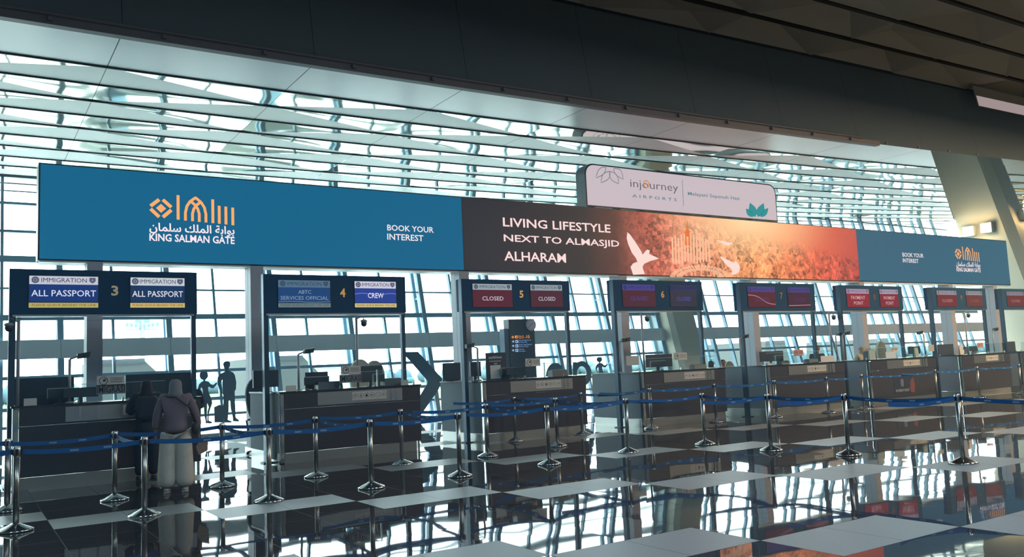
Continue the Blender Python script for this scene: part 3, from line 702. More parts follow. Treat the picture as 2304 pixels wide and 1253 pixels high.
# ------------------------------------------------------------------ immigration counters
CL = {3: 'dark counter with steel band where two travellers stand', 4: 'dark counter beneath the CREW sign, with a pictogram strip', 5: 'dark counter beneath sign 5, with a black poster stand on top', 6: 'dark counter beneath sign 6, with wide glass on top',
      7: 'dark counter beneath sign 7, with papers on its glass', 8: 'dark counter beneath sign 8, with a navy poster on its front', 9: 'dark counter beneath sign 9, second from the right edge', 10: 'dark counter cut by the right edge of the photo'}
CT = {}
def pict(b, cx, cz, r, y, kind):
    ring(b, cx, cz, r*.9, r, y, 18); q = r*.5
    if kind == 0: b.poly([(cx-q, y, cz-q*.3), (cx, y, cz-q*.1), (cx+q, y, cz+q*.2), (cx+q*.6, y, cz+q*.7), (cx-q*.4, y, cz+q*.4)])
    elif kind == 1: rect(b, cx-q*.35, cx+q*.35, cz-q, cz+q*.3, y); ring(b, cx, cz+q*.7, 0, q*.35, y, 8)
    elif kind == 2: ring(b, cx, cz+q*.05, 0, q*.85, y, 12); rect(b, cx-q*.85, cx+q*.85, cz-q*.8, cz, y)
    elif kind == 3: rect(b, cx-q, cx+q, cz-q*.2, cz+q*.25, y); rect(b, cx-q, cx-q*.4, cz-q*.4, cz+q*.45, y)
    elif kind == 4: b.ribbon([(cx-q, y, cz+q), (cx+q, y, cz-q)], r*.08)
    else: b.poly([(cx-q, y, cz), (cx+q*.2, y, cz-q*.4), (cx+q, y, cz+q*.2), (cx, y, cz+q*.5)])
def make_counter(k):
    x0, x1 = CX[k]; y = CY[k]; zt = 1.31; t = thing('immigration_counter', (x0, y, 0), CL[k], 'counter', 'immigration counters'); CT[k] = t
    W_ = x1-x0; dp = 1.9
    b = MB(); b.box(x0+.09, x1, y, y+.06, .19, .985); b.build('front_panel', M_panel, t)
    b = MB(); b.box(x0+.09, x1, y-.012, y+.06, .99, zt-.03); b.build('upper_panel', M_panel, t)
    b = MB(); b.box(x0, x0+.05, y+.09, y+dp, .19, zt-.03); b.build('side_panel', M_side, t)
    b = MB(); b.box(x1-.05, x1, y+.06, y+dp, .19, zt-.03); b.build('side_panel', M_panel, t)
    b = MB(); b.box(x0-.004, x0+.086, y-.015, y+.086, .0, zt-.03, .02); b.build('corner_strip', M_chrome, t)
    b = MB(); b.box(x0-.02, x1+.02, y-.03, y+.78, zt-.028, zt); b.box(x0-.02, x0+.10, y+.78, y+dp, zt-.028, zt); b.build('worktop', M_top, t)
    b = MB(); b.box(x0+.09, x1-.1, y+.015, y+.07, 0, .185); b.box(x0+.005, x0+.05, y+.09, y+dp-.02, 0, .185); b.box(x1-.055, x1-.01, y+.06, y+dp-.02, 0, .185); b.build('plinth', M_plinth, t)
    b = MB(); f0, f1 = (.25, .86) if k != 3 else (.26, .97); b.box(x0+W_*f0, x0+W_*f1, y-.02, y-.012, 1.02, zt-.05)
    pl_ = b.build('steel_band', M_steel, t)
    b = MB()
    for f in ((.335, .43) if k == 3 else (.78, .815)): b.box(x0+W_*f-.018, x0+W_*f+.018, y-.028, y-.02, 1.02, zt-.05)
    b.build('band_rib', M_chrome, pl_)
    s0, s1 = (.49, .74) if k != 3 else (.56, .82); xa, xb = x0+W_*s0, x0+W_*s1; y2 = y-.023
    b = MB(); b.box(xa, xb, y2, y2+.002, 1.075, 1.235); card = b.build('pictogram_card', M_card, pl_)
    b = MB(); n = 6
    for q in range(n): pict(b, xa+(xb-xa)*(q+.5)/n, 1.155, (xb-xa)/n*.43, y2-.002, q)
    o = b.build('pictogram', M_ink, pl_)
    # glass shield with a card clipped to it
    g0, g1, gh = {3: (.33, .80, .30), 4: (.42, .97, .30), 5: (.42, .80, .30), 6: (.02, .98, .31), 7: (.03, .98, .31), 8: (.02, .9, .32), 9: (.3, .97, .32), 10: (.1, .95, .3)}[k]
    b = MB(); rect(b, x0+W_*g0, x0+W_*g1, zt+.03, zt+gh, y+.10); gl = b.build('glass_shield', M_screen, t)
    b = MB(); b.box(x0+W_*g0, x0+W_*g1, y+.094, y+.106, zt+gh, zt+gh+.008); b.build('glass_edge', M_gedge, gl)
    b = MB()
    for f in (g0, (g0+g1)/2, g1): b.box(x0+W_*f-.012, x0+W_*f+.012, y+.085, y+.125, zt, zt+(.33 if f == (g0+g1)/2 and k in (4, 5) else .06))
    b.build('glass_clip', M_steel, gl)
    cpx = {3: (218, 280, 846, 866), 4: (767, 812, 824, 841), 5: (1182, 1216, 807, 823), 6: (1515, 1546, 794, 809), 7: (1785, 1808, 787, 800), 8: (2003, 2021, 781, 791), 9: (2198, 2213, 771, 782), 10: None}[k]
    if cpx:
        a, c = at(cpx[0], cpx[2], y+.09), at(cpx[1], cpx[3], y+.09)
        b = MB(); b.box(a.x, c.x, y+.09, y+.094, c.z, a.z); b.build('notice_card', M_card if k not in (7, 9) else mat('pink_card', (196, 150, 140), .6), gl)
        b = MB(); h = a.z-c.z; r = h*.40; cx = a.x+r*1.5; cz = (a.z+c.z)/2; yk = y+.087
        ring(b, cx, cz, r*.86, r, yk, 18); b.poly([(cx-r*.2, yk, cz+r*.3), (cx+r*.7, yk, cz+r*.55), (cx+r*.35, yk, cz+r*.1), (cx+r*.6, yk, cz-r*.2), (cx+r*.1, yk, cz-r*.1), (cx-r*.1, yk, cz-r*.4), (cx-r*.05, yk, cz+r*.05)])
        for q in range(3): rect(b, cx+r*1.5, c.x-.03, cz+h*(.2-.18*q), cz+h*(.2-.18*q)+.008, yk)
        b.build('card_emblem', M_ink, gl)
    ipx = {3: (218, 281, 866, 882), 4: (765, 813, 843, 857)}.get(k)
    if ipx:
        a, c = at(ipx[0], ipx[2], y+.09), at(ipx[1], ipx[3], y+.09)
        b = MB(); b.box(a.x-.01, c.x+.01, y+.09, y+.094, c.z-.02, a.z-.004); b.build('name_strip', mat('tan_card', (160, 146, 112) if k == 4 else (120, 124, 128), .6), gl)
        b = MB(); add_text(b, 'IMIGRASI', a.x, c.x, c.z, a.z-.02, y+.087, .012); b.build('name_lettering', M_ink, gl)
    if k == 8:
        a, c = at(2010, 850, y-.01), at(2058, 884, y-.01)
        b = MB(); b.box(a.x, c.x, y-.006, y-.001, c.z, a.z); po = b.build('front_poster', mat('navy_poster', (34, 46, 66), .5), t)
        b = MB(); b.outline([(a.x+(c.x-a.x)*u_, y-.006, c.z+(a.z-c.z)*v_) for u_, v_ in ((.82, .08), (1.0, .02), (1.06, .5), (1.0, .95), (.86, .8), (.8, .4))], (0, -.003, 0)); b.build('poster_flame', mat('poster_red', (116, 62, 56), .6), po)
        b = MB(); w_, h_ = c.x-a.x, a.z-c.z; x_ = a.x+.36*w_
        for q in range(3): b.box(x_+q*.05*w_, x_+q*.05*w_+.02*w_, y-.009, y-.007, c.z+.46*h_, c.z+.88*h_)
        b.box(x_, x_+.12*w_, y-.009, y-.007, c.z+.46*h_, c.z+.5*h_); b.box(x_, x_+.12*w_, y-.009, y-.007, c.z+.84*h_, c.z+.88*h_)
        add_text(b, 'PAYMENT POINT', a.x+.08*w_, a.x+.76*w_, c.z+.14*h_, c.z+.3*h_, y-.009, .02)
        b.build('poster_lettering', mat('poster_white', (160, 160, 160), .6), po)
    if k == 4:      # torn notice on the side panel near the floor
        b = MB(); b.box(x0-.006, x0-.001, y+.3, y+.75, .06, .36); b.build('side_notice', mat('worn_paper', (150, 162, 160), .7), t)
    return t
for k in CX: make_counter(k)
# ------------------------------------------------------------------ things standing on the counters
ZC = 1.31
def pxbox(k, xa, xb, ya, dy=.3):           # world x range and top height of something on counter k seen between xa..xb, top at ya
    y = CY[k]+dy; a = at(xa, ya, y); c = at(xb, ya, y); return a.x, c.x, y, a.z
def monitor(k, xa, xb, ya, label, dy=.45, frame=False):
    x0, x1, y, z1 = pxbox(k, xa, xb, ya, dy); t = thing('monitor', ((x0+x1)/2, y, ZC), label, 'monitor', 'monitors on the counters')
    zb = ZC+.09; z1 = max(z1, zb+.16); b = MB(); b.box(x0, x1, y, y+.035, zb, z1, .008); b.build('housing', M_dev, t)
    m = (x0+x1)/2; b = MB(); b.box(m-.03, m+.03, y+.035, y+.06, ZC+.01, zb+.12); b.build('stand', M_dev, t)
    b = MB(); b.box(m-.11, m+.11, y-.03, y+.14, ZC, ZC+.012); b.build('base', M_dev, t)
    if frame: b = MB(); b.box(x0, x1, y-.004, y+.039, z1-.012, z1+.002); b.box(x0-.006, x0+.004, y-.004, y+.039, zb, z1); b.build('bezel_edge', M_devg, t)
    b = MB(); rect(b, x0+.015, x1-.015, zb+.015, z1-.015, y+.0365); b.build('vent_plate', mat('monitor_back', (20, 26, 34), .5), t)
def desk_box(k, xa, xb, ya, label, name='document_reader', dy=.25, grp='document readers on the counters'):
    x0, x1, y, z1 = pxbox(k, xa, xb, ya, dy); t = thing(name, ((x0+x1)/2, y, ZC), label, 'scanner', grp); z1 = max(z1, ZC+.07)
    b = MB(); h = z1-ZC; b.hexa([(x0, y, ZC), (x1, y, ZC), (x1, y+.2, ZC), (x0, y+.2, ZC), (x0+.01, y+.03, z1), (x1-.01, y+.03, z1), (x1-.01, y+.2, z1-.01), (x0+.01, y+.2, z1-.01)]); b.build('housing', M_dev, t)
    b = MB(); b.box(x0+.03, x1-.03, y+.05, y+.17, z1-.004, z1+.006); b.build('glass_plate', M_top, t)
def divider(k, xa, xb, ya, label, dy=.62):
    x0, x1, y, z1 = pxbox(k, xa, xb, ya, dy); t = thing('desk_divider', ((x0+x1)/2, y, ZC), label, 'divider', 'dark dividers on the counters')
    b = MB(); b.box(x0, x1, y, y+.03, ZC, z1, .01); b.build('panel', mat('divider_cloth', (34, 48, 62), .7), t)
    b = MB(); b.box(x0+.02, x0+.06, y-.03, y+.06, ZC, ZC+.03); b.box(x1-.06, x1-.02, y-.03, y+.06, ZC, ZC+.03); b.build('clamp', M_steel, t)
def small_card(k, xa, xb, ya, yb, label, dy=.12):
    y = CY[k]+dy; a, c = at(xa, ya, y), at(xb, yb, y); z0 = max(c.z, ZC); h = max(a.z-z0, .04); t = thing('name_plate', ((a.x+c.x)/2, y, ZC), label, 'name plate', 'small cards on the counters')
    b = MB(); b.hexa([(a.x, y, ZC), (c.x, y, ZC), (c.x, y+.06, ZC), (a.x, y+.06, ZC), (a.x, y+.025, z0+h), (c.x, y+.025, z0+h), (c.x, y+.035, z0+h), (a.x, y+.035, z0+h)]); b.build('plate', M_card, t)
def camera_pole(k, px, ytop, label, arm=1, dy=.35):
    y = CY[k]+dy; p = at(px, ytop, y); x, z = p.x, p.z; t = thing('camera_pole', (x, y, ZC), label, 'camera', 'face cameras on short poles')
    b = MB(); b.tube([(x, y, ZC+.01), (x, y, z)], .022, 10); b.build('pole', M_devg, t)
    b = MB(); b.lathe([(0, 0), (.07, 0), (.07, .012), (.025, .03), (0, .03)], (x, y, ZC), 16); b.build('base', M_devg, t)
    b = MB(); b.tube([(x, y, z), (x+.14*arm, y, z+.05)], .016, 8); h = b.build('arm', M_devg, t)
    b = MB(); cx = x+.2*arm; b.hexa([(cx-.09, y-.05, z+.0), (cx+.09, y-.05, z+.02), (cx+.09, y+.05, z+.02), (cx-.09, y+.05, z+.0), (cx-.09, y-.05, z+.085), (cx+.11, y-.05, z+.115), (cx+.11, y+.05, z+.115), (cx-.09, y+.05, z+.085)]); b.build('camera_head', M_dev, t)
    b = MB(); b.tube([(cx, y-.05, z+.055), (cx, y-.07, z+.055)], .024, 10); b.build('lens', M_black, t)
def cctv_pole(k, px, ytop, label, camx, side):
    x0, x1, yy, z0, z1 = SG[k]; y = yy+.06; p = at(px, ytop, y); x = p.x; t = thing('cctv_pole', (x, y, ZC), label, 'camera pole', 'thin poles between counters and signs')
    b = MB(); b.tube([(x, y, ZC), (x, y, z0-.04)], .026, 10); b.build('pole', M_devg, t)
    b = MB(); b.tube([(x, y, z0-.12), (x+side*.12, y-.04, z0-.06), (x+side*.14, y-.05, z0-.14)], .014, 8); b.build('bracket', M_devg, t)
    b = MB(); b.ball((x+side*.14, y-.05, z0-.21), .062, .062, .068, 14); b.build('camera_dome', M_dev, t)
    b = MB(); b.lathe([(.03, 0), (.07, -.02), (.068, -.05), (.03, -.055)], (x+side*.14, y-.05, z0-.13), 14); b.build('dome_cap', M_devg, t)
# counter 3
divider(3, 33, 167, 852, 'wide dark divider at the left end of the leftmost counter')
monitor(3, 107, 165, 874, 'dark monitor in front of the wide divider at the far left', .4, True)
monitor(3, 142, 222, 886, 'low dark monitor left of the IMIGRASI card of the travellers\' counter', .22)
small_card(3, 54, 83, 897, 905, 'pale card before the wide divider at the far left')
divider(3, 283, 440, 843, 'dark divider behind the two travellers', 1.0)
camera_pole(3, 157, 808, 'camera on a pole above the divider at the far left')
cctv_pole(3, 41, 800, 'thin pole at the left end of sign 3 with a dome camera', 38, -1)
# counter 4
monitor(4, 570, 627, 833, 'dark glossy screen with pale frame at the left end of the CREW counter', .75, True)
monitor(4, 684, 741, 849, 'dark monitor left of the IMIGRASI card on the CREW counter', .4, True)
divider(4, 687, 738, 838, 'small dark divider on the CREW counter behind the left monitor', .7)
monitor(4, 808, 860, 824, 'dark monitor right of the IMIGRASI card on the CREW counter', .6)
monitor(4, 840, 866, 843, 'small pale framed screen right of the IMIGRASI card', .3, True)
desk_box(4, 716, 772, 860, 'low dark reader below the IMIGRASI card on the CREW counter')
desk_box(4, 866, 905, 852, 'dark reader near the right end of the CREW counter')
small_card(4, 645, 667, 868, 874, 'pale card at the left of the CREW counter')
small_card(4, 903, 919, 855, 861, 'pale card at the right end of the CREW counter')
camera_pole(4, 671, 797, 'camera on a pole at the left of the CREW counter')
cctv_pole(4, 803, 770, 'thin pale pole under the middle of sign 4 with a dome camera', 814, 1)
# counter 5
divider(5, 996, 1036, 817, 'dark upright panel left of the post of sign 5', 1.5)
monitor(5, 1058, 1082, 814, 'dark glossy screen right of the post of sign 5', .7, True)
monitor(5, 1128, 1162, 828, 'pale framed screen beside the black poster stand', .4, True)
monitor(5, 1140, 1184, 838, 'low dark monitor right of the black poster stand', .25)
desk_box(5, 1243, 1278, 833, 'dark reader at the right end of the poster counter')
camera_pole(5, 1074, 783, 'camera on a pole left of the black poster stand', -1)
# poster stand
x0, x1, y, z1 = pxbox(5, 1093, 1138, 794, .5)
t = thing('poster_stand', ((x0+x1)/2, y, ZC), 'black poster stand with a white card on the fifth counter top', 'poster stand')
MB().box(x0, x1, y, y+.03, ZC, z1, .006).build('board', mat('poster_black', (30, 42, 54), .45), t)
b = MB(); a, c = at(1099, 803, y-.003), at(1129, 806, y-.003); rect(b, a.x, c.x, c.z, a.z, y-.003); a, c = at(1101, 812, y-.003), at(1127, 814, y-.003); rect(b, a.x, c.x, c.z+.01, a.z, y-.003); rect(b, a.x+.12, c.x-.1, c.z-.05, a.z-.05, y-.003)
rect(b, a.x+.1, a.x+.22, z1-.09, z1-.075, y-.003); ring(b, c.x-.12, z1-.08, 0, .018, y-.003, 8); b.build('heading', mat('poster_print', (150, 160, 164), .6), t)
a, c = at(1103, 822, y-.02), at(1128, 851, y-.02); b = MB(); b.box(a.x, c.x, y-.014, y-.004, max(c.z, ZC+.01), a.z); b.build('card', mat('white_card', (190, 196, 192), .5), t)
MB().box(x0-.04, x1+.06, y-.05, y+.1, ZC, ZC+.02).build('foot', M_dev, t)
# counter 6
monitor(6, 1453, 1512, 798, 'large dark monitor at the left of the glass on the counter below sign 6', .7)
monitor(6, 1464, 1498, 813, 'pale framed screen in front of the large monitor below sign 6', .35, True)
desk_box(6, 1563, 1589, 820, 'dark reader at the right of the counter below sign 6')
camera_pole(6, 1394, 770, 'camera on a pole beside the left post of sign 6')
cctv_pole(6, 1446, 760, 'thin pale pole below sign 6 with a dome camera', 1460, 1)
# counter 7
monitor(7, 1709, 1762, 791, 'large dark monitor at the left of the counter below sign 7', .7)
monitor(7, 1745, 1762, 803, 'pale framed screen in front of the large monitor below sign 7', .35, True)
desk_box(7, 1760, 1777, 812, 'dark reader left of centre on the counter below sign 7')
desk_box(7, 1821, 1842, 808, 'dark reader right of centre on the counter below sign 7')
camera_pole(7, 1664, 762, 'camera on a pole beside the left post of sign 7')
camera_pole(7, 1880, 756, 'camera on a pole below the gap between signs 7 and 8', 1)
cctv_pole(7, 1866, 720, 'thick pale pole between the signs 7 and 8', 1880, 1)
small_card(7, 1727, 1738, 817, 822, 'pale card below sign 7 on the counter')
# counter 8
desk_box(8, 1955, 1972, 790, 'dark reader before the person in the cream jacket')
monitor(8, 2044, 2070, 780, 'dark monitor right of the white chair below sign 8', .6)
camera_pole(8, 2078, 752, 'camera on a pole at the right of the counter below sign 8', -1)
camera_pole(8, 1895, 754, 'camera on a pole just left of the post of sign 8', 1)
small_card(8, 1956, 1970, 786, 792, 'pale card on the left of the counter below sign 8')
small_card(8, 2059, 2067, 781, 786, 'pale card on the right of the counter below sign 8')
# counter 9
divider(9, 2110, 2145, 775, 'dark divider at the left post of sign 9', .5)
monitor(9, 2182, 2200, 784, 'dark monitor on the counter below sign 9', .4)
camera_pole(9, 2233, 745, 'camera on a pole right of the pillar below sign 9')
cctv_pole(9, 2171, 720, 'thin pole below sign 9 with a dome camera', 2190, 1)
small_card(9, 2159, 2167, 775, 780, 'pale card on the counter below sign 9')
# counter 10
divider(10, 2256, 2284, 769, 'dark divider at the right edge of the photo', .5)
# papers stuck on the glass shields
def paper(k, xa, xb, ya, yb, label, rgb=(176, 184, 178)):
    y = CY[k]+.094; a, c = at(xa, ya, y), at(xb, yb, y); o = MB(); o.box(a.x, c.x, y-.006, y-.002, c.z, a.z); ob = o.build('paper_notice', mat('paper_%d_%d_%d' % rgb, rgb, .7)); tag(ob, label, 'notice', 'papers on the glass shields')
paper(6, 1408, 1438, 801, 821, 'pale paper on the glass left of the large monitor below sign 6')
paper(7, 1846, 1878, 801, 815, 'white paper at the right of the glass below sign 7', (206, 206, 206))
paper(8, 1992, 2016, 792, 808, 'pale blue paper in the middle of the glass below sign 8', (186, 206, 220))
paper(8, 2088, 2102, 776, 790, 'pale paper on the glass at the right below sign 8', (168, 172, 160))

# ------------------------------------------------------------------ chairs behind the counters
def chair(x, y, label, mcol, high=1.62):
    t = thing('office_chair', (x, y, 0), label, 'chair', 'chairs behind the counters')
    b = MB(); b.box(x-.25, x+.25, y-.25, y+.24, .46, .55, .04); b.build('seat', M_dev, t)
    b = MB(); b.outline([(x+.25*cos(a_)*(1 if sin(a_) < .2 else .95), y+.25, high-.36+.36*sin(a_)) if 0 else (x+(.24 if abs(a_) < 9 else 0)*cos(a_), y+.25, (high-.34)+(.34*sin(a_) if sin(a_) > 0 else .62*sin(a_))) for a_ in [2*pi*q/22 for q in range(22)]], (0, .09, 0)); b.build('backrest', mcol, t)
    b = MB(); b.tube([(x, y, .1), (x, y, .46)], .03, 10); b.build('column', M_steel, t)
    b = MB()
    for q in range(5): a_ = 2*pi*q/5; b.tube([(x, y, .1), (x+.3*cos(a_), y+.3*sin(a_), .06)], .02, 8); b.ball((x+.3*cos(a_), y+.3*sin(a_), .035), .035, .035, .035, 8)
    b.build('base', M_dev, t)
    for s_ in (-1, 1):
        b = MB(); b.tube([(x+s_*.25, y+.1, .5), (x+s_*.3, y+.05, .72), (x+s_*.3, y-.18, .74)], .022, 8); b.build('armrest', M_dev, t)
M_cover = mat('cream_cover', (196, 192, 172), .8); M_navy = mat('navy_cover', (30, 44, 60), .8)
def chair_px(k, px, ytop, dy, label, m):
    p = at(px, ytop, CY[k]+dy); chair(p.x, CY[k]+dy, label, m, p.z)
chair_px(4, 821, 807, 2.0, 'cream covered chair behind the CREW counter, left of the pair', M_cover)
chair_px(4, 853, 810, 2.75, 'cream covered chair behind the CREW counter, right of the pair', M_cover)
chair_px(4, 587, 848, 2.4, 'dark chair back seen through the framed screen left of the CREW counter', M_navy)
chair_px(8, 1998, 767, 2.4, 'cream covered chair under the right screen of sign 8', M_cover)
chair_px(6, 1655, 812, 2.6, 'pale chair behind the gap between counters 6 and 7', M_cover)
# ------------------------------------------------------------------ queue stanchions with blue belts
ST = {1: (35, 1195), 2: (258, 1125), 3: (325, 1160), 4: (500, 1095), 5: (606, 1128), 6: (712, 1073), 7: (836, 1098), 8: (905, 1045), 9: (1035, 1072), 10: (1098, 1027), 11: (1160, 993), 12: (1255, 1004), 13: (1236, 1045), 14: (1311, 978), 15: (1414, 1018), 16: (1467, 964),
      17: (1587, 1000), 18: (1612, 950), 19: (1735, 1014), 20: (1748, 940), 21: (1865, 929), 22: (1910, 1024), 23: (1944, 921), 24: (2168, 1043), 25: (2110, 906), 26: (2205, 895), 27: (2299, 887), 28: (15, 1150)}
SP = {k: atz(*v) for k, v in ST.items()}
SP[29] = Vector((-.9, 11.4, 0)); SP[30] = Vector((11.5, 4.7, 0)); SP[31] = Vector((-.8, 13.2, 0))
LINK = {28: [1, 31], 1: [29], 2: [3], 3: [5], 4: [5], 5: [7], 6: [7], 7: [9], 8: [9], 10: [13], 11: [12], 12: [15], 13: [15], 15: [17], 17: [19], 19: [22], 22: [24], 24: [30], 14: [16], 16: [18], 18: [20], 20: [21], 21: [23], 23: [25], 25: [26], 26: [27]}
SLB = {1: 'steel stanchion nearest the left edge, cut by the belt running out of frame', 28: 'steel stanchion half hidden behind the one nearest the left edge', 2: 'steel stanchion with a short twisted belt, left of the two travellers', 3: 'steel stanchion in front of the travellers, at the left end of the near belt',
       4: 'steel stanchion in the gap between counters 3 and 4, before the cutouts', 5: 'steel stanchion before the left post of sign 4', 6: 'steel stanchion close to the front of the CREW counter, left of its middle', 7: 'steel stanchion in the near row before the middle of the CREW counter', 8: 'steel stanchion before the right end of the CREW counter',
       9: 'steel stanchion in front of the gap between counters 4 and 5, ending the near belt', 10: 'steel stanchion at the left corner of the poster counter', 11: 'steel stanchion against the poster counter, left of its middle', 12: 'steel stanchion against the poster counter, right of its middle', 13: 'steel stanchion in the near row before the poster counter',
       14: 'steel stanchion at the right end of the poster counter', 15: 'steel stanchion where three belts meet before counter 6', 16: 'steel stanchion in the back row before the left part of counter 6', 17: 'steel stanchion in the near row before the right half of counter 6', 18: 'steel stanchion in the back row at the right end of counter 6',
       19: 'steel stanchion before the left post of sign 7, where the near row turns toward us', 20: 'steel stanchion in the back row before the left end of counter 7', 21: 'steel stanchion in the back row before the right half of counter 7', 22: 'steel stanchion on the turned row, second from the right', 23: 'steel stanchion in the back row before the left end of counter 8',
       24: 'steel stanchion on the turned row, the tallest one at the right of the photo', 25: 'steel stanchion in the back row before the left post of sign 9', 26: 'steel stanchion in the back row before the middle of counter 9', 27: 'steel stanchion in the back row at the right edge of the photo', 29: 'x', 30: 'x', 31: 'x'}
def make_stanchion():
    t = thing('queue_stanchion', (0, 0, 0), 's', 'stanchion', 'queue stanchions')
    b = MB(); b.lathe([(0, 0), (.188, 0), (.188, .018), (.18, .028), (.06, .078), (.046, .09), (0, .09)], n=32); b.build('base', M_chrome, t)
    b = MB(); b.tube([(0, 0, .08), (0, 0, .86)], .034, 16); b.build('post', M_satin, t)
    b = MB(); b.lathe([(.034, .835), (.041, .84), (.041, .915), (.036, .925), (.036, .938), (0, .940)], n=20); h = b.build('belt_head', M_steel, t)
    b = MB()
    for a_ in (0, pi/2, pi, 3*pi/2): b.box(-.014+.04*cos(a_), .014+.04*cos(a_), -.014+.04*sin(a_), .014+.04*sin(a_), .85, .91)
    b.build('belt_slot', M_black, h)
    return t
proto = make_stanchion(); used = False
for k, p in SP.items():
    if k in (29, 30, 31): continue
    s_ = proto if not used else copy_tree(proto); used = True
    s_.location = (p.x, p.y, 0); s_['label'] = SLB[k]
    for q in LINK.get(k, []):
        e = SP[q]; d = (e-p); L_ = d.length; d.normalize(); n = max(6, int(L_*5)); nrm = Vector((-d.y, d.x, 0))
        a0, a1 = p+d*.045, e-d*.045; b = MB(); m2 = MB(); up = Vector((0, 0, .03)); prev = None
        tw = .9 if k == 2 else 0
        for i in range(n+1):
            u_ = i/n; c = a0.lerp(a1, u_); c.z = .882-.05*4*u_*(1-u_)*min(1, L_/2)
            ang = tw*sin(pi*u_)*.6; upv = Vector((0, 0, .027))*cos(ang)+nrm*.027*sin(ang)
            cur = (c-upv-nrm*.0012, c+upv-nrm*.0012, c+upv+nrm*.0012, c-upv+nrm*.0012)
            if prev:
                for j in range(4): b.poly((prev[j], cur[j], cur[(j+1) % 4], prev[(j+1) % 4]))
            prev = cur
        bo = b.build('belt', M_belt, s_)
        for i in range(1, int(L_/.38)):         # woven pale marks along the belt
            u_ = i*.38/L_; c = a0.lerp(a1, u_); c.z = .882-.05*4*u_*(1-u_)*min(1, L_/2)
            for sg in (-1, 1):
                o_ = nrm*.0022*sg; m2.poly((c+o_-d*.045-up*.35, c+o_+d*.045-up*.35, c+o_+d*.045+up*.35, c+o_-d*.045+up*.35))
        if len(m2.bm.faces): m2.build('belt_mark', M_mark, bo)

# ------------------------------------------------------------------ people
def skin(name, V, E, m, parent, sub=2, off=(0, 0, 0)):
    """one continuous surface grown around a jointed skeleton; V: name -> (x, y, z, r)"""
    names = list(V); me = bpy.data.meshes.new(name); me.from_pydata([V[n][:3] for n in names], [(names.index(a), names.index(c)) for a, c in E], [])
    o = bpy.data.objects.new(name, me); COL.objects.link(o)
    o.modifiers.new('skin', 'SKIN').use_smooth_shade = True
    if not me.skin_vertices: bpy.context.view_layer.objects.active = o
    for i, n in enumerate(names):
        q = V[n]; me.skin_vertices[0].data[i].radius = (q[3], q[4] if len(q) > 4 else q[3]); me.skin_vertices[0].data[i].use_root = (i == 0)
    s_ = o.modifiers.new('sub', 'SUBSURF'); s_.levels = sub; s_.render_levels = sub
    m2 = bpy.data.meshes.new_from_object(o.evaluated_get(bpy.context.evaluated_depsgraph_get()))
    for p in m2.polygons: p.use_smooth = True
    m2.materials.clear(); m2.materials.append(m); m2.name = name
    bpy.data.objects.remove(o); bpy.data.meshes.remove(me)
    o = bpy.data.objects.new(name, m2); COL.objects.link(o)
    if parent: o.parent = parent
    return o
M_skin = mat('skin_tone', (150, 110, 88), .55)
def hand_chain(V, E, sd, wrist, d, curl=.5):
    """palm, four unequal curled fingers and a thumb leaving its side; d: pointing direction of the hand"""
    w_ = Vector(V[wrist][:3]); d = Vector(d).normalized(); sdv = Vector((0, 1, 0)) - d*d.y; sdv.normalize(); nv = d.cross(sdv)*(1 if sd == 'R' else -1)
    pm = w_+d*.075; V['palm'+sd] = (*pm, .03, .018); E.append((wrist, 'palm'+sd))
    for i, ln in enumerate((.068, .078, .072, .056)):
        o_ = pm+sdv*(.027-.018*i)+d*.02; a_ = o_+d*ln*.55+nv*ln*.2*curl; c_ = a_+d*ln*.4+nv*ln*.55*curl
        for nm, q, r_ in (('a', o_, .0095), ('b', a_, .009), ('c', c_, .007)): V['f%d%s%s' % (i, nm, sd)] = (*q, r_)
        E += [('palm'+sd, 'f%da%s' % (i, sd)), ('f%da%s' % (i, sd), 'f%db%s' % (i, sd)), ('f%db%s' % (i, sd), 'f%dc%s' % (i, sd))]
    t0 = w_+d*.035+sdv*.028; t1 = t0+d*.03+sdv*.02; t2 = t1+d*.026+nv*.012*curl
    for nm, q, r_ in (('ta', t0, .012), ('tb', t1, .0105), ('tc', t2, .008)): V[nm+sd] = (*q, r_)
    E += [('palm'+sd, 'ta'+sd), ('ta'+sd, 'tb'+sd), ('tb'+sd, 'tc'+sd)]
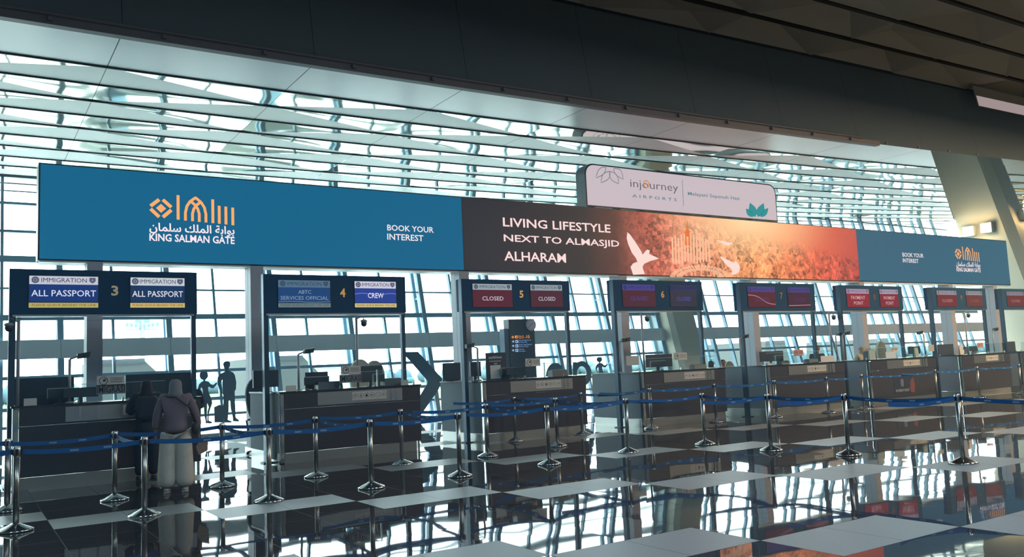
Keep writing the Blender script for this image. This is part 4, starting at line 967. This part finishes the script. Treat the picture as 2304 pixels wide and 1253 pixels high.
def body(t, armL, armR, lean=0.0, stance=.1):
    """arm: (elbow, wrist, hand direction); figure faces +y, 1.66 m tall"""
    V = {'pel': (0, .01, .93, .1, .085), 'wai': (0, lean*.3+.01, 1.07, .1, .085), 'che': (0, lean*.7, 1.25, .14, .1), 'nb': (0, lean, 1.38, .065), 'nk': (0, lean+.015, 1.45, .05), 'hd': (0, lean+.03, 1.535, .072, .08), 'ht': (0, lean+.02, 1.595, .062, .07)}
    E = [('pel', 'wai'), ('wai', 'che'), ('che', 'nb'), ('nb', 'nk'), ('nk', 'hd'), ('hd', 'ht')]
    for sd, s_, arm in (('L', -1, armL), ('R', 1, armR)):
        V['sh'+sd] = (s_*.165, lean, 1.345, .055); V['el'+sd] = (*arm[0], .04); V['wr'+sd] = (*arm[1], .027)
        E += [('che', 'sh'+sd), ('sh'+sd, 'el'+sd), ('el'+sd, 'wr'+sd)]; hand_chain(V, E, sd, 'wr'+sd, arm[2])
        V['hp'+sd] = (s_*.085, .01, .86, .07); V['kn'+sd] = (s_*stance, .02, .48, .056); V['an'+sd] = (s_*stance, -.01, .09, .038); V['to'+sd] = (s_*(stance+.02), .13, .035, .034)
        E += [('pel', 'hp'+sd), ('hp'+sd, 'kn'+sd), ('kn'+sd, 'an'+sd), ('an'+sd, 'to'+sd)]
    o = skin('body', V, E, M_skin, t)
    # face: nose, brows, eyes, lips and ears
    b = MB(); hy, hz = lean+.03, 1.53
    b.ball((0, hy+.088, hz-.005), .011, .018, .02, 10); b.ball((0, hy+.08, hz-.045), .024, .008, .007, 10)
    for s_ in (-1, 1): b.ball((s_*.076, hy-.005, hz), .01, .018, .03, 10)
    f = b.build('face', M_skin); f.parent = t
    b = MB()
    for s_ in (-1, 1): b.ball((s_*.03, hy+.074, hz+.018), .011, .007, .007, 10); b.ball((s_*.03, hy+.078, hz+.038), .018, .006, .004, 8)
    f2 = b.build('eye', M_black); f2.parent = t
    return V
def place(t, x, y, rz, h): t.location = (x, y, 0); t.rotation_euler = (0, 0, rz); t.scale = (h/1.66,)*3
def shoes(t, stance, m):
    for s_ in (-1, 1):
        b = MB(); b.ball((s_*(stance+.01), .06, .045), .048, .145, .05, 14); b.box(s_*(stance+.01)-.045, s_*(stance+.01)+.045, -.07, .19, 0, .025, .01); o = b.build('shoe', m); o.parent = t
# woman in pale wide trousers, seen from behind
t = thing('person', (0, 0, 0), 'person in a mauve top, grey headscarf and pale wide trousers standing at the leftmost counter', 'person')
body(t, ((-.25, .03, 1.10), (-.27, .10, .86), (-.05, .1, -1)), ((.27, -.02, 1.10), (.30, .06, .87), (.1, .2, -1)))
M_mauve = mat('mauve_cloth', (118, 104, 112), .9, bump=(35, .25)); M_scarf = mat('grey_scarf', (122, 122, 126), .9, bump=(30, .2)); M_trous = mat('pale_trousers', (196, 190, 176), .9, bump=(20, .3))
skin('top', {'q': (0, 0, .82, .172, .15), 'p': (0, 0, .95, .175, .145), 'w': (0, 0, 1.06, .165, .13), 'c': (0, 0, 1.24, .175, .13), 'n': (0, 0, 1.38, .085), 'sl': (-.18, 0, 1.345, .075), 'el': (-.25, .03, 1.10, .068), 'wl': (-.27, .09, .90, .058), 'sr': (.18, 0, 1.345, .075), 'er': (.27, -.02, 1.10, .068), 'wr': (.30, .05, .91, .058)},
     [('q', 'p'), ('p', 'w'), ('w', 'c'), ('c', 'n'), ('c', 'sl'), ('sl', 'el'), ('el', 'wl'), ('c', 'sr'), ('sr', 'er'), ('er', 'wr')], M_mauve, t)
tr = skin('trousers', {'p': (0, -.005, .97, .168, .15), 'l0': (-.095, 0, .80, .125, .13), 'l1': (-.115, 0, .45, .125, .13), 'l2': (-.125, 0, .05, .15, .15), 'r0': (.095, 0, .80, .125, .13), 'r1': (.115, 0, .45, .125, .13), 'r2': (.125, 0, .05, .15, .15)},
     [('p', 'l0'), ('l0', 'l1'), ('l1', 'l2'), ('p', 'r0'), ('r0', 'r1'), ('r1', 'r2')], M_trous, t)
skin('headscarf', {'a': (0, .02, 1.62, .078, .085), 'b': (0, .005, 1.53, .1, .105), 'c': (0, -.01, 1.42, .09, .1), 'd': (0, -.02, 1.32, .165, .12)}, [('a', 'b'), ('b', 'c'), ('c', 'd')], M_scarf, t)
shoes(t, .11, mat('pale_shoe', (168, 164, 160), .7))
b = MB(); b.ball((.27, -.03, .90), .06, .09, .10, 14); o = b.build('shoulder_bag', mat('dark_bag', (58, 56, 56), .6)); o.parent = t
b = MB(); b.tube([(.27, -.05, .98), (.2, -.13, 1.2), (.0, -.15, 1.36), (-.12, -.08, 1.38)], .012, 8); b2_ = b.build('bag_strap', mat('dark_bag', (58, 56, 56), .6)); b2_.parent = t
b = MB(); b.outline([(.34, .05, .74), (.44, .05, .78), (.43, .05, .56), (.31, .05, .50), (.27, .05, .62)], (0, .05, 0)); o = b.build('carried_pouch', mat('tan_pouch', (150, 126, 108), .7)); o.parent = t
wp = atz(396, 1108); place(t, wp.x, wp.y, radians(-14), 1.67)
# companion in dark clothes with a backpack
t = thing('person', (0, 0, 0), 'person in dark clothes and headscarf with a backpack, leaning on the leftmost counter', 'person')
body(t, ((-.26, .12, 1.12), (-.18, .32, 1.10), (.2, 1, .1)), ((.26, .12, 1.12), (.18, .32, 1.10), (-.2, 1, .1)), .04)
M_dk = mat('dark_cloth', (34, 40, 54), .9, bump=(30, .25)); M_dk2 = mat('navy_cloth', (28, 36, 52), .9)
skin('jacket', {'q': (0, 0, .72, .17, .15), 'p': (0, 0, .86, .18, .15), 'w': (0, 0, 1.06, .175, .14), 'c': (0, .03, 1.24, .18, .14), 'n': (0, .04, 1.38, .09), 'sl': (-.18, .04, 1.345, .08), 'el': (-.26, .12, 1.12, .07), 'wl': (-.18, .29, 1.10, .056), 'sr': (.18, .04, 1.345, .08), 'er': (.26, .12, 1.12, .07), 'wr': (.18, .29, 1.10, .056)},
     [('q', 'p'), ('p', 'w'), ('w', 'c'), ('c', 'n'), ('c', 'sl'), ('sl', 'el'), ('el', 'wl'), ('c', 'sr'), ('sr', 'er'), ('er', 'wr')], M_dk, t)
skin('trousers', {'p': (0, 0, .88, .15, .14), 'l0': (-.095, 0, .75, .105), 'l1': (-.1, 0, .45, .09), 'l2': (-.1, -.01, .09, .08), 'r0': (.095, 0, .75, .105), 'r1': (.1, 0, .45, .09), 'r2': (.1, -.01, .09, .08)}, [('p', 'l0'), ('l0', 'l1'), ('l1', 'l2'), ('p', 'r0'), ('r0', 'r1'), ('r1', 'r2')], M_dk2, t)
skin('headscarf', {'a': (0, .02, 1.62, .076, .085), 'b': (0, .005, 1.53, .096, .1), 'c': (0, -.01, 1.42, .09, .1), 'd': (0, -.02, 1.31, .15, .12)}, [('a', 'b'), ('b', 'c'), ('c', 'd')], mat('black_scarf', (26, 28, 36), .8), t)
shoes(t, .1, M_dev)
b = MB(); b.box(-.16, .16, -.27, -.09, .98, 1.36, .06); bp_ = b.build('backpack', mat('backpack_cloth', (30, 34, 46), .8)); bp_.parent = t
b = MB()
for s_ in (-1, 1): b.tube([(s_*.11, -.1, 1.34), (s_*.12, .06, 1.41), (s_*.13, .16, 1.28), (s_*.14, .02, 1.05), (s_*.13, -.12, 1.0)], .016, 8)
o = b.build('strap', mat('backpack_cloth', (30, 34, 46), .8)); o.parent = t
b = MB(); b.box(-.13, .13, -.285, -.265, 1.03, 1.16, .008); o = b.build('pocket', mat('navy_cloth', (28, 36, 52), .9)); o.parent = bp_
wp = atz(330, 1082); place(t, wp.x, wp.y, radians(-6), 1.68)
def officer(x, y, rz, h, label, cloth, cap=None, veil=None, arms=None):
    t = thing('person', (0, 0, 0), label, 'person', 'officers behind the counters')
    arms = arms or (((-.24, .1, 1.10), (-.14, .30, 1.06), (.3, 1, .1)), ((.24, .1, 1.10), (.14, .30, 1.06), (-.3, 1, .1)))
    body(t, *arms)
    (eL, wL, _), (eR, wR, _) = arms
    lw = Vector(eL).lerp(Vector(wL), .85); rw = Vector(eR).lerp(Vector(wR), .85)
    skin('shirt', {'p': (0, 0, .92, .155, .13), 'w': (0, 0, 1.06, .15, .12), 'c': (0, 0, 1.24, .165, .125), 'n': (0, .01, 1.38, .08), 'sl': (-.175, 0, 1.345, .07), 'el': (*eL, .058), 'wl': (*lw, .045), 'sr': (.175, 0, 1.345, .07), 'er': (*eR, .058), 'wr': (*rw, .045)},
         [('p', 'w'), ('w', 'c'), ('c', 'n'), ('c', 'sl'), ('sl', 'el'), ('el', 'wl'), ('c', 'sr'), ('sr', 'er'), ('er', 'wr')], cloth, t)
    skin('trousers', {'p': (0, 0, .92, .14, .13), 'l0': (-.095, 0, .78, .1), 'l1': (-.1, 0, .45, .085), 'l2': (-.1, -.01, .09, .075), 'r0': (.095, 0, .78, .1), 'r1': (.1, 0, .45, .085), 'r2': (.1, -.01, .09, .075)}, [('p', 'l0'), ('l0', 'l1'), ('l1', 'l2'), ('p', 'r0'), ('r0', 'r1'), ('r1', 'r2')], M_dk2, t)
    if veil: skin('headscarf', {'a': (0, .015, 1.615, .074, .082), 'b': (0, .0, 1.53, .094, .1), 'c': (0, -.01, 1.42, .085, .09), 'd': (0, -.01, 1.33, .14, .11)}, [('a', 'b'), ('b', 'c'), ('c', 'd')], veil, t)
    else: skin('hair', {'a': (0, .02, 1.625, .064, .072), 'b': (0, .0, 1.565, .086, .084), 'c': (0, -.01, 1.50, .058, .058)}, [('a', 'b'), ('b', 'c')], mat('black_hair', (22, 22, 26), .6), t)
    if cap:
        b = MB(); b.lathe([(.001, 1.70), (.09, 1.69), (.105, 1.655), (.09, 1.62)], (0, .02, 0), 18); b.outline([(.08*cos(a_), .06+.1*sin(a_), 1.615) for a_ in [pi*q/10 for q in range(11)]], (0, 0, .012)); o = b.build('cap', cap); o.parent = t
    shoes(t, .1, M_dev); place(t, x, y, rz, h)
p = at(425, 842, 17.1); officer(p.x, 17.1, radians(172), p.z-.02, 'officer in dark clothes and cap behind the leftmost counter', M_navy, cap=M_navy)
p = at(1626, 806, 16.8); officer(p.x, 16.8, radians(150), p.z, 'officer with dark hair behind the gap between counters 6 and 7', M_navy)
p = at(1599, 808, 17.9); officer(p.x, 17.9, radians(200), p.z, 'officer with dark headscarf behind the right end of counter 6', mat('white_shirt', (186, 190, 192), .85), veil=M_navy)
p = at(1836, 774, 16.6); officer(p.x, 16.6, radians(160), p.z, 'officer behind the right half of counter 7, beside the sign post', M_navy)
p = at(1938, 775, 15.9); officer(p.x, 15.9, radians(-10), p.z, 'person in a cream jacket and headscarf at the left of counter 8', mat('cream_jacket', (176, 168, 140), .85), veil=mat('sand_scarf', (150, 138, 112), .85))
p = at(2171, 778, 16.0); officer(p.x, 16.0, radians(170), p.z, 'officer with dark hair behind counter 9, left of the pair', M_navy)
p = at(2192, 784, 16.6); officer(p.x, 16.6, radians(185), p.z, 'officer with dark hair behind counter 9, right of the pair', M_dk)

# ------------------------------------------------------------------ cutouts and letters on the glass wall
GN = (0, cos(TILT), -sin(TILT)); GP = (0, 24.78, 0)
def decal(name, pts_list, conv, label, cat, group=None):
    c0 = atp(*conv(*pts_list[0][0]), GP, GN); t = thing(name, (c0.x, c0.y, c0.z), label, cat, group)
    for i, pts in enumerate(pts_list):
        b = MB(); b.outline([atp(*conv(*q), GP, GN) for q in pts], (0, .02, 0)); b.build('panel' if i == 0 else 'suitcase_panel', M_decal, t)
    return t
zc6 = lambda X, Y: (400+X/6.264, 780+Y/6.264)
WOM = [(312, 372), (340, 347), (398, 345), (424, 370), (428, 420), (410, 448), (386, 465), (386, 482), (432, 490), (462, 525), (500, 540), (545, 500), (556, 520), (505, 585), (470, 582), (440, 560), (428, 575), (428, 610), (445, 665), (478, 745), (485, 800), (455, 880), (438, 940), (436, 1040), (484, 1060), (478, 1080), (424, 1080), (415, 1050),
       (424, 960), (418, 920), (440, 850), (415, 795), (412, 870), (410, 960), (412, 1050), (425, 1072), (398, 1085), (394, 1050), (375, 960), (372, 870), (345, 790), (340, 740), (355, 660), (350, 600), (335, 570), (300, 630), (335, 690), (325, 702), (285, 640), (280, 600), (300, 530), (335, 495), (362, 482), (362, 468), (325, 450), (308, 420)]
MAN = [(638, 240), (660, 210), (700, 200), (735, 220), (738, 262), (720, 300), (714, 335), (780, 362), (805, 400), (825, 500), (820, 600), (802, 625), (806, 760), (815, 990), (825, 1005), (865, 1035), (860, 1055), (780, 1050), (778, 1000), (750, 870), (740, 762), (727, 752), (719, 762), (715, 900), (708, 1000), (705, 1030), (760, 1050), (755, 1070), (655, 1070), (650, 1000), (640, 900), (645, 740), (642, 672), (632, 660), (634, 612), (632, 460), (600, 515), (628, 600), (622, 650), (600, 662), (596, 620), (560, 525), (560, 450), (588, 388), (662, 350), (672, 330), (655, 300)]
CASE = [(515, 852), (585, 820), (640, 832), (652, 1000), (640, 1066), (520, 1066)]
decal('silhouette_cutout', [WOM], zc6, 'dark cutout of a woman holding hands, on the glass between counters 3 and 4', 'cutout', 'dark cutouts on the glass wall')
decal('silhouette_cutout', [MAN, CASE], zc6, 'dark cutout of a standing man with a suitcase, on the glass beside the pillar', 'cutout', 'dark cutouts on the glass wall')
decal('silhouette_cutout', [WOM], lambda X, Y: (1349+(X-368)*.098, 803+(Y-345)*.098), 'dark cutout of a woman seen over the left end of counter 6', 'cutout', 'dark cutouts on the glass wall')
zc3 = lambda X, Y: (550+X/3.916, 580+Y/3.916)
decal('arrow_cutout', [[(1380, 830), (1530, 828), (1745, 1065), (1710, 1160), (1545, 1400), (1440, 1400), (1610, 1110), (1615, 1085), (1440, 885)]], zc3, 'large dark arrow head pointing right on the glass between counters 4 and 5', 'arrow')
zc5 = lambda X, Y: (950+X/4.178, 600+Y/4.178)
def arc(cx, cy, rx, ry, a0, a1, n=16): return [(cx+rx*cos(radians(a0+(a1-a0)*k/n)), cy-ry*sin(radians(a0+(a1-a0)*k/n))) for k in range(n+1)]
E_ = arc(1252, 1040, 88, 136, -30, 0, 4)[::-1] + [] 
EL = arc(1252, 1040, 88, 138, 0, 315, 30)+arc(1252, 1040, 48, 86, 315, 190, 14)+[(1205, 1062), (1340, 1062)]
decal('letter_cutout', [EL], zc5, 'large dark letter e on the glass behind the reader of the poster counter', 'letter', 'large dark letters on the glass wall')
PL = arc(1500, 1005, 92, 118, 165, -170, 30)+arc(1500, 1005, 46, 70, -170, 165, 22)
tP = decal('letter_cutout', [PL, [(1418, 897), (1456, 897), (1456, 1250), (1418, 1250)]], zc5, 'large dark letter p on the glass at the right end of the poster counter', 'letter', 'large dark letters on the glass wall')

# ------------------------------------------------------------------ wayfinding totem with clock
YT = 21.0; c0, c1 = at(1143, 718, YT), at(1206, 806, YT); TX0, TX1, TZ1 = c0.x+.02, c1.x, c0.z
t = thing('wayfinding_totem', ((TX0+TX1)/2, YT, 0), 'tall dark wayfinding totem with lit arrows behind the poster counter', 'sign')
MB().box(TX0, TX1, YT, YT+.3, .04, TZ1, .01).build('body', mat('totem_body', (26, 44, 60), .35), t)
MB().box(TX0-.05, TX1+.05, YT-.05, YT+.35, 0, .04).build('base', M_steel, t)
MB().box(TX0-.16, TX0-.005, YT+.02, YT+.28, .04, TZ1-.28).build('side_fin', M_post, t)
zt8 = lambda X, Y: at(1100+X/7.37, 700+Y/7.37, YT-.004)
def arrow(b, X, Y, s):
    strokes(b, zt8, [[(X-s, Y), (X+s, Y)], [(X, Y-s), (X+s, Y), (X, Y+s)]], .022)
def tline(b, s_, X0, Y0, X1, Y1): p, q = zt8(X0, Y0), zt8(X1, Y1); add_text(b, s_, p.x, q.x, q.z, p.z, YT-.004, .004)
b = MB(); arrow(b, 392, 430, 20); p, q = zt8(430, 405), zt8(480, 450); rect(b, p.x, q.x, q.z, p.z, YT-.004); tline(b, '1-10', 562, 400, 676, 450); tline(b, 'Pintu', 492, 402, 545, 424); tline(b, 'Gates', 492, 430, 550, 452); b.build('gate_line', glow((246, 158, 62)), t)
b = MB()
for Y in (503, 576, 650): arrow(b, 400, Y, 18); p, q = zt8(438, Y-24), zt8(488, Y+24); rect(b, p.x, q.x, q.z, p.z, YT-.004)
b.build('arrow_panel', glow((150, 190, 236)), t)
b = MB()
for s_, X0, Y0, X1, Y1 in (('Ruang Tunggu Garuda', 496, 470, 700, 496), ('Garuda Lounge', 496, 504, 636, 530), ('Ruang Tunggu Eksekutif', 498, 543, 714, 568), ('Executive Lounge', 498, 574, 656, 600), ('Informasi', 502, 620, 584, 640), ('Information', 502, 650, 604, 670)): tline(b, s_, X0, Y0, X1, Y1)
b.build('direction_lettering', glow((120, 160, 214)), t)
b = MB(); 
for Y in (430, 503, 576, 650):
    p = zt8(458, Y); strokes(b, lambda X, Y2: zt8(X, Y2)-Vector((0, .003, 0)), [[(448, Y+10), (470, Y-10)], [(452, Y-4), (466, Y+8)]], .02)
b.build('pictogram', M_dev, t)
c = at(1195.5, 730.5, YT-.05); t2 = thing('wall_clock', (c.x, YT-.01, c.z), 'round pale clock on the upper right corner of the totem', 'clock')
R_ = .172; b = MB(); b.ball((0, 0, 0), .001, .001, .001, 6); b.bm.free()
def disc(b, r, y, n=28): b.outline([(c.x+r*cos(2*pi*k/n), y, c.z+r*sin(2*pi*k/n)) for k in range(n)], (0, .03, 0)); return b
disc(MB(), R_+.012, YT-.034).build('case', M_devg, t2); disc(MB(), R_, YT-.044).build('dial', mat('clock_dial', (190, 186, 198), .5), t2)
b = MB()
for k in range(12): a_ = 2*pi*k/12; b.ribbon([(c.x+R_*.8*cos(a_), YT-.047, c.z+R_*.8*sin(a_)), (c.x+R_*.93*cos(a_), YT-.047, c.z+R_*.93*sin(a_))], .014)
b.build('hour_mark', M_ink, t2)
b = MB(); b.ribbon([(c.x-.02, YT-.05, c.z), (c.x+.11, YT-.05, c.z+.045)], .012); b.ribbon([(c.x+.02, YT-.05, c.z+.015), (c.x-.12, YT-.05, c.z-.085)], .01); b.build('hand', M_ink, t2)

# ------------------------------------------------------------------ boarding bridges and light mast outside
M_brg = mat('bridge_cladding', (74, 80, 78), .8)
def bridge(pts, Y, dep, label):
    P = [at(x, y, Y) for x, y in pts]; t = thing('boarding_bridge', (P[0].x, Y, -4.5), label, 'boarding bridge', 'boarding bridges outside the glass')
    b = MB(); b.outline(P, (0, dep, 0)); b.build('tunnel', M_brg, t)
    lo = min(p.z for p in P); cx = (P[0].x+P[2].x)/2
    b = MB(); b.box(cx-.4, cx+.4, Y+dep*.4, Y+dep*.4+.8, -4.5, lo+.2); b.build('support', M_frame, t)
    b = MB(); b.box(P[0].x, P[1].x, Y-.06, Y, P[0].z-.18, P[0].z+.03); b.build('roof_edge', mat('bridge_edge', (60, 66, 70), .7), t)
bridge([(228, 811), (325, 811), (360, 843), (400, 870), (400, 905), (228, 905)], 40, 7, 'grey boarding bridge with sloping end, outside behind the leftmost counter')
bridge([(597, 803), (681, 801), (740, 862), (770, 905), (597, 905)], 40, 7, 'grey boarding bridge with sloping end, outside behind the CREW counter')
bridge([(1722, 768), (1766, 768), (1800, 806), (1812, 840), (1722, 840)], 42, 7, 'grey boarding bridge with sloping end, outside behind counter 7')
bridge([(1975, 762), (2012, 762), (2030, 785), (2032, 820), (1975, 820)], 42, 7, 'grey boarding bridge outside behind the white chair of counter 8')
YM = 150; c = at(320, 745, YM)
M_mast = mat('mast_grey', (112, 130, 140), .6)
t = thing('light_mast', (c.x, YM, -4.5), 'tall pale floodlight mast outside, above the leftmost boarding bridge', 'light mast')
b = MB(); b.tube([(c.x, YM, -4.5), (c.x, YM, 12.0)], [.55, .4], 12); b.build('pole', M_mast, t)
b = MB()
for k in range(8):
    x = c.x-2.3+4.6*k/7; b.box(x-.22, x+.22, YM-.4, YM+.1, 10.4+.35*abs(k-3.5)/3.5, 11.0+.35*abs(k-3.5)/3.5)
b.box(c.x-2.3, c.x+2.3, YM-.1, YM+.1, 10.2, 10.35); b.box(c.x-1.1, c.x+1.1, YM-.3, YM+.3, 11.3, 12.2); b.build('floodlight_rack', mat('mast_dark', (84, 104, 116), .6), t)
b = MB()
for s_ in (-1, 1): b.hexa([(c.x+s_*1.85-.7, YM-.4, 7.3), (c.x+s_*1.85+.7, YM-.4, 7.3), (c.x+s_*1.85+.7, YM+.4, 7.3), (c.x+s_*1.85-.7, YM+.4, 7.3), (c.x+s_*1.85-.95, YM-.5, 8.3), (c.x+s_*1.85+.95, YM-.5, 8.3), (c.x+s_*1.85+.95, YM+.5, 8.3), (c.x+s_*1.85-.95, YM+.5, 8.3)])
b.build('equipment_box', mat('mast_dark', (84, 104, 116), .6), t)
for o in list(bpy.data.objects):
    if o.name.startswith('lettering') and o.type == 'FONT': bpy.data.objects.remove(o)

# ------------------------------------------------------------------ haze volume added to imitate lens veil glare over the daylit hall
hm = bpy.data.materials.new('veil_glare_volume'); hm.use_nodes = True; nt = hm.node_tree
for n in list(nt.nodes):
    if n.type != 'OUTPUT_MATERIAL': nt.nodes.remove(n)
vs = nt.nodes.new('ShaderNodeVolumeScatter'); vs.inputs['Color'].default_value = (.36, .68, 1, 1); vs.inputs['Density'].default_value = .009
nt.links.new(vs.outputs[0], [n for n in nt.nodes if n.type == 'OUTPUT_MATERIAL'][0].inputs['Volume'])
b = MB(); b.hexa([(-13.9, 9, .005), (69, 9, .005), (69, 24.6, .005), (-13.9, 24.6, .005), (-13.9, 9, 7.3), (69, 9, 7.3), (69, 26.2, 7.3), (-13.9, 26.2, 7.3)])
hz_ = b.build('veil_glare_haze', hm); tag(hz_, 'thin bluish haze added to imitate lens glare in the daylit part of the hall', 'haze', kind='stuff')
SC.cycles.volume_bounces = 0
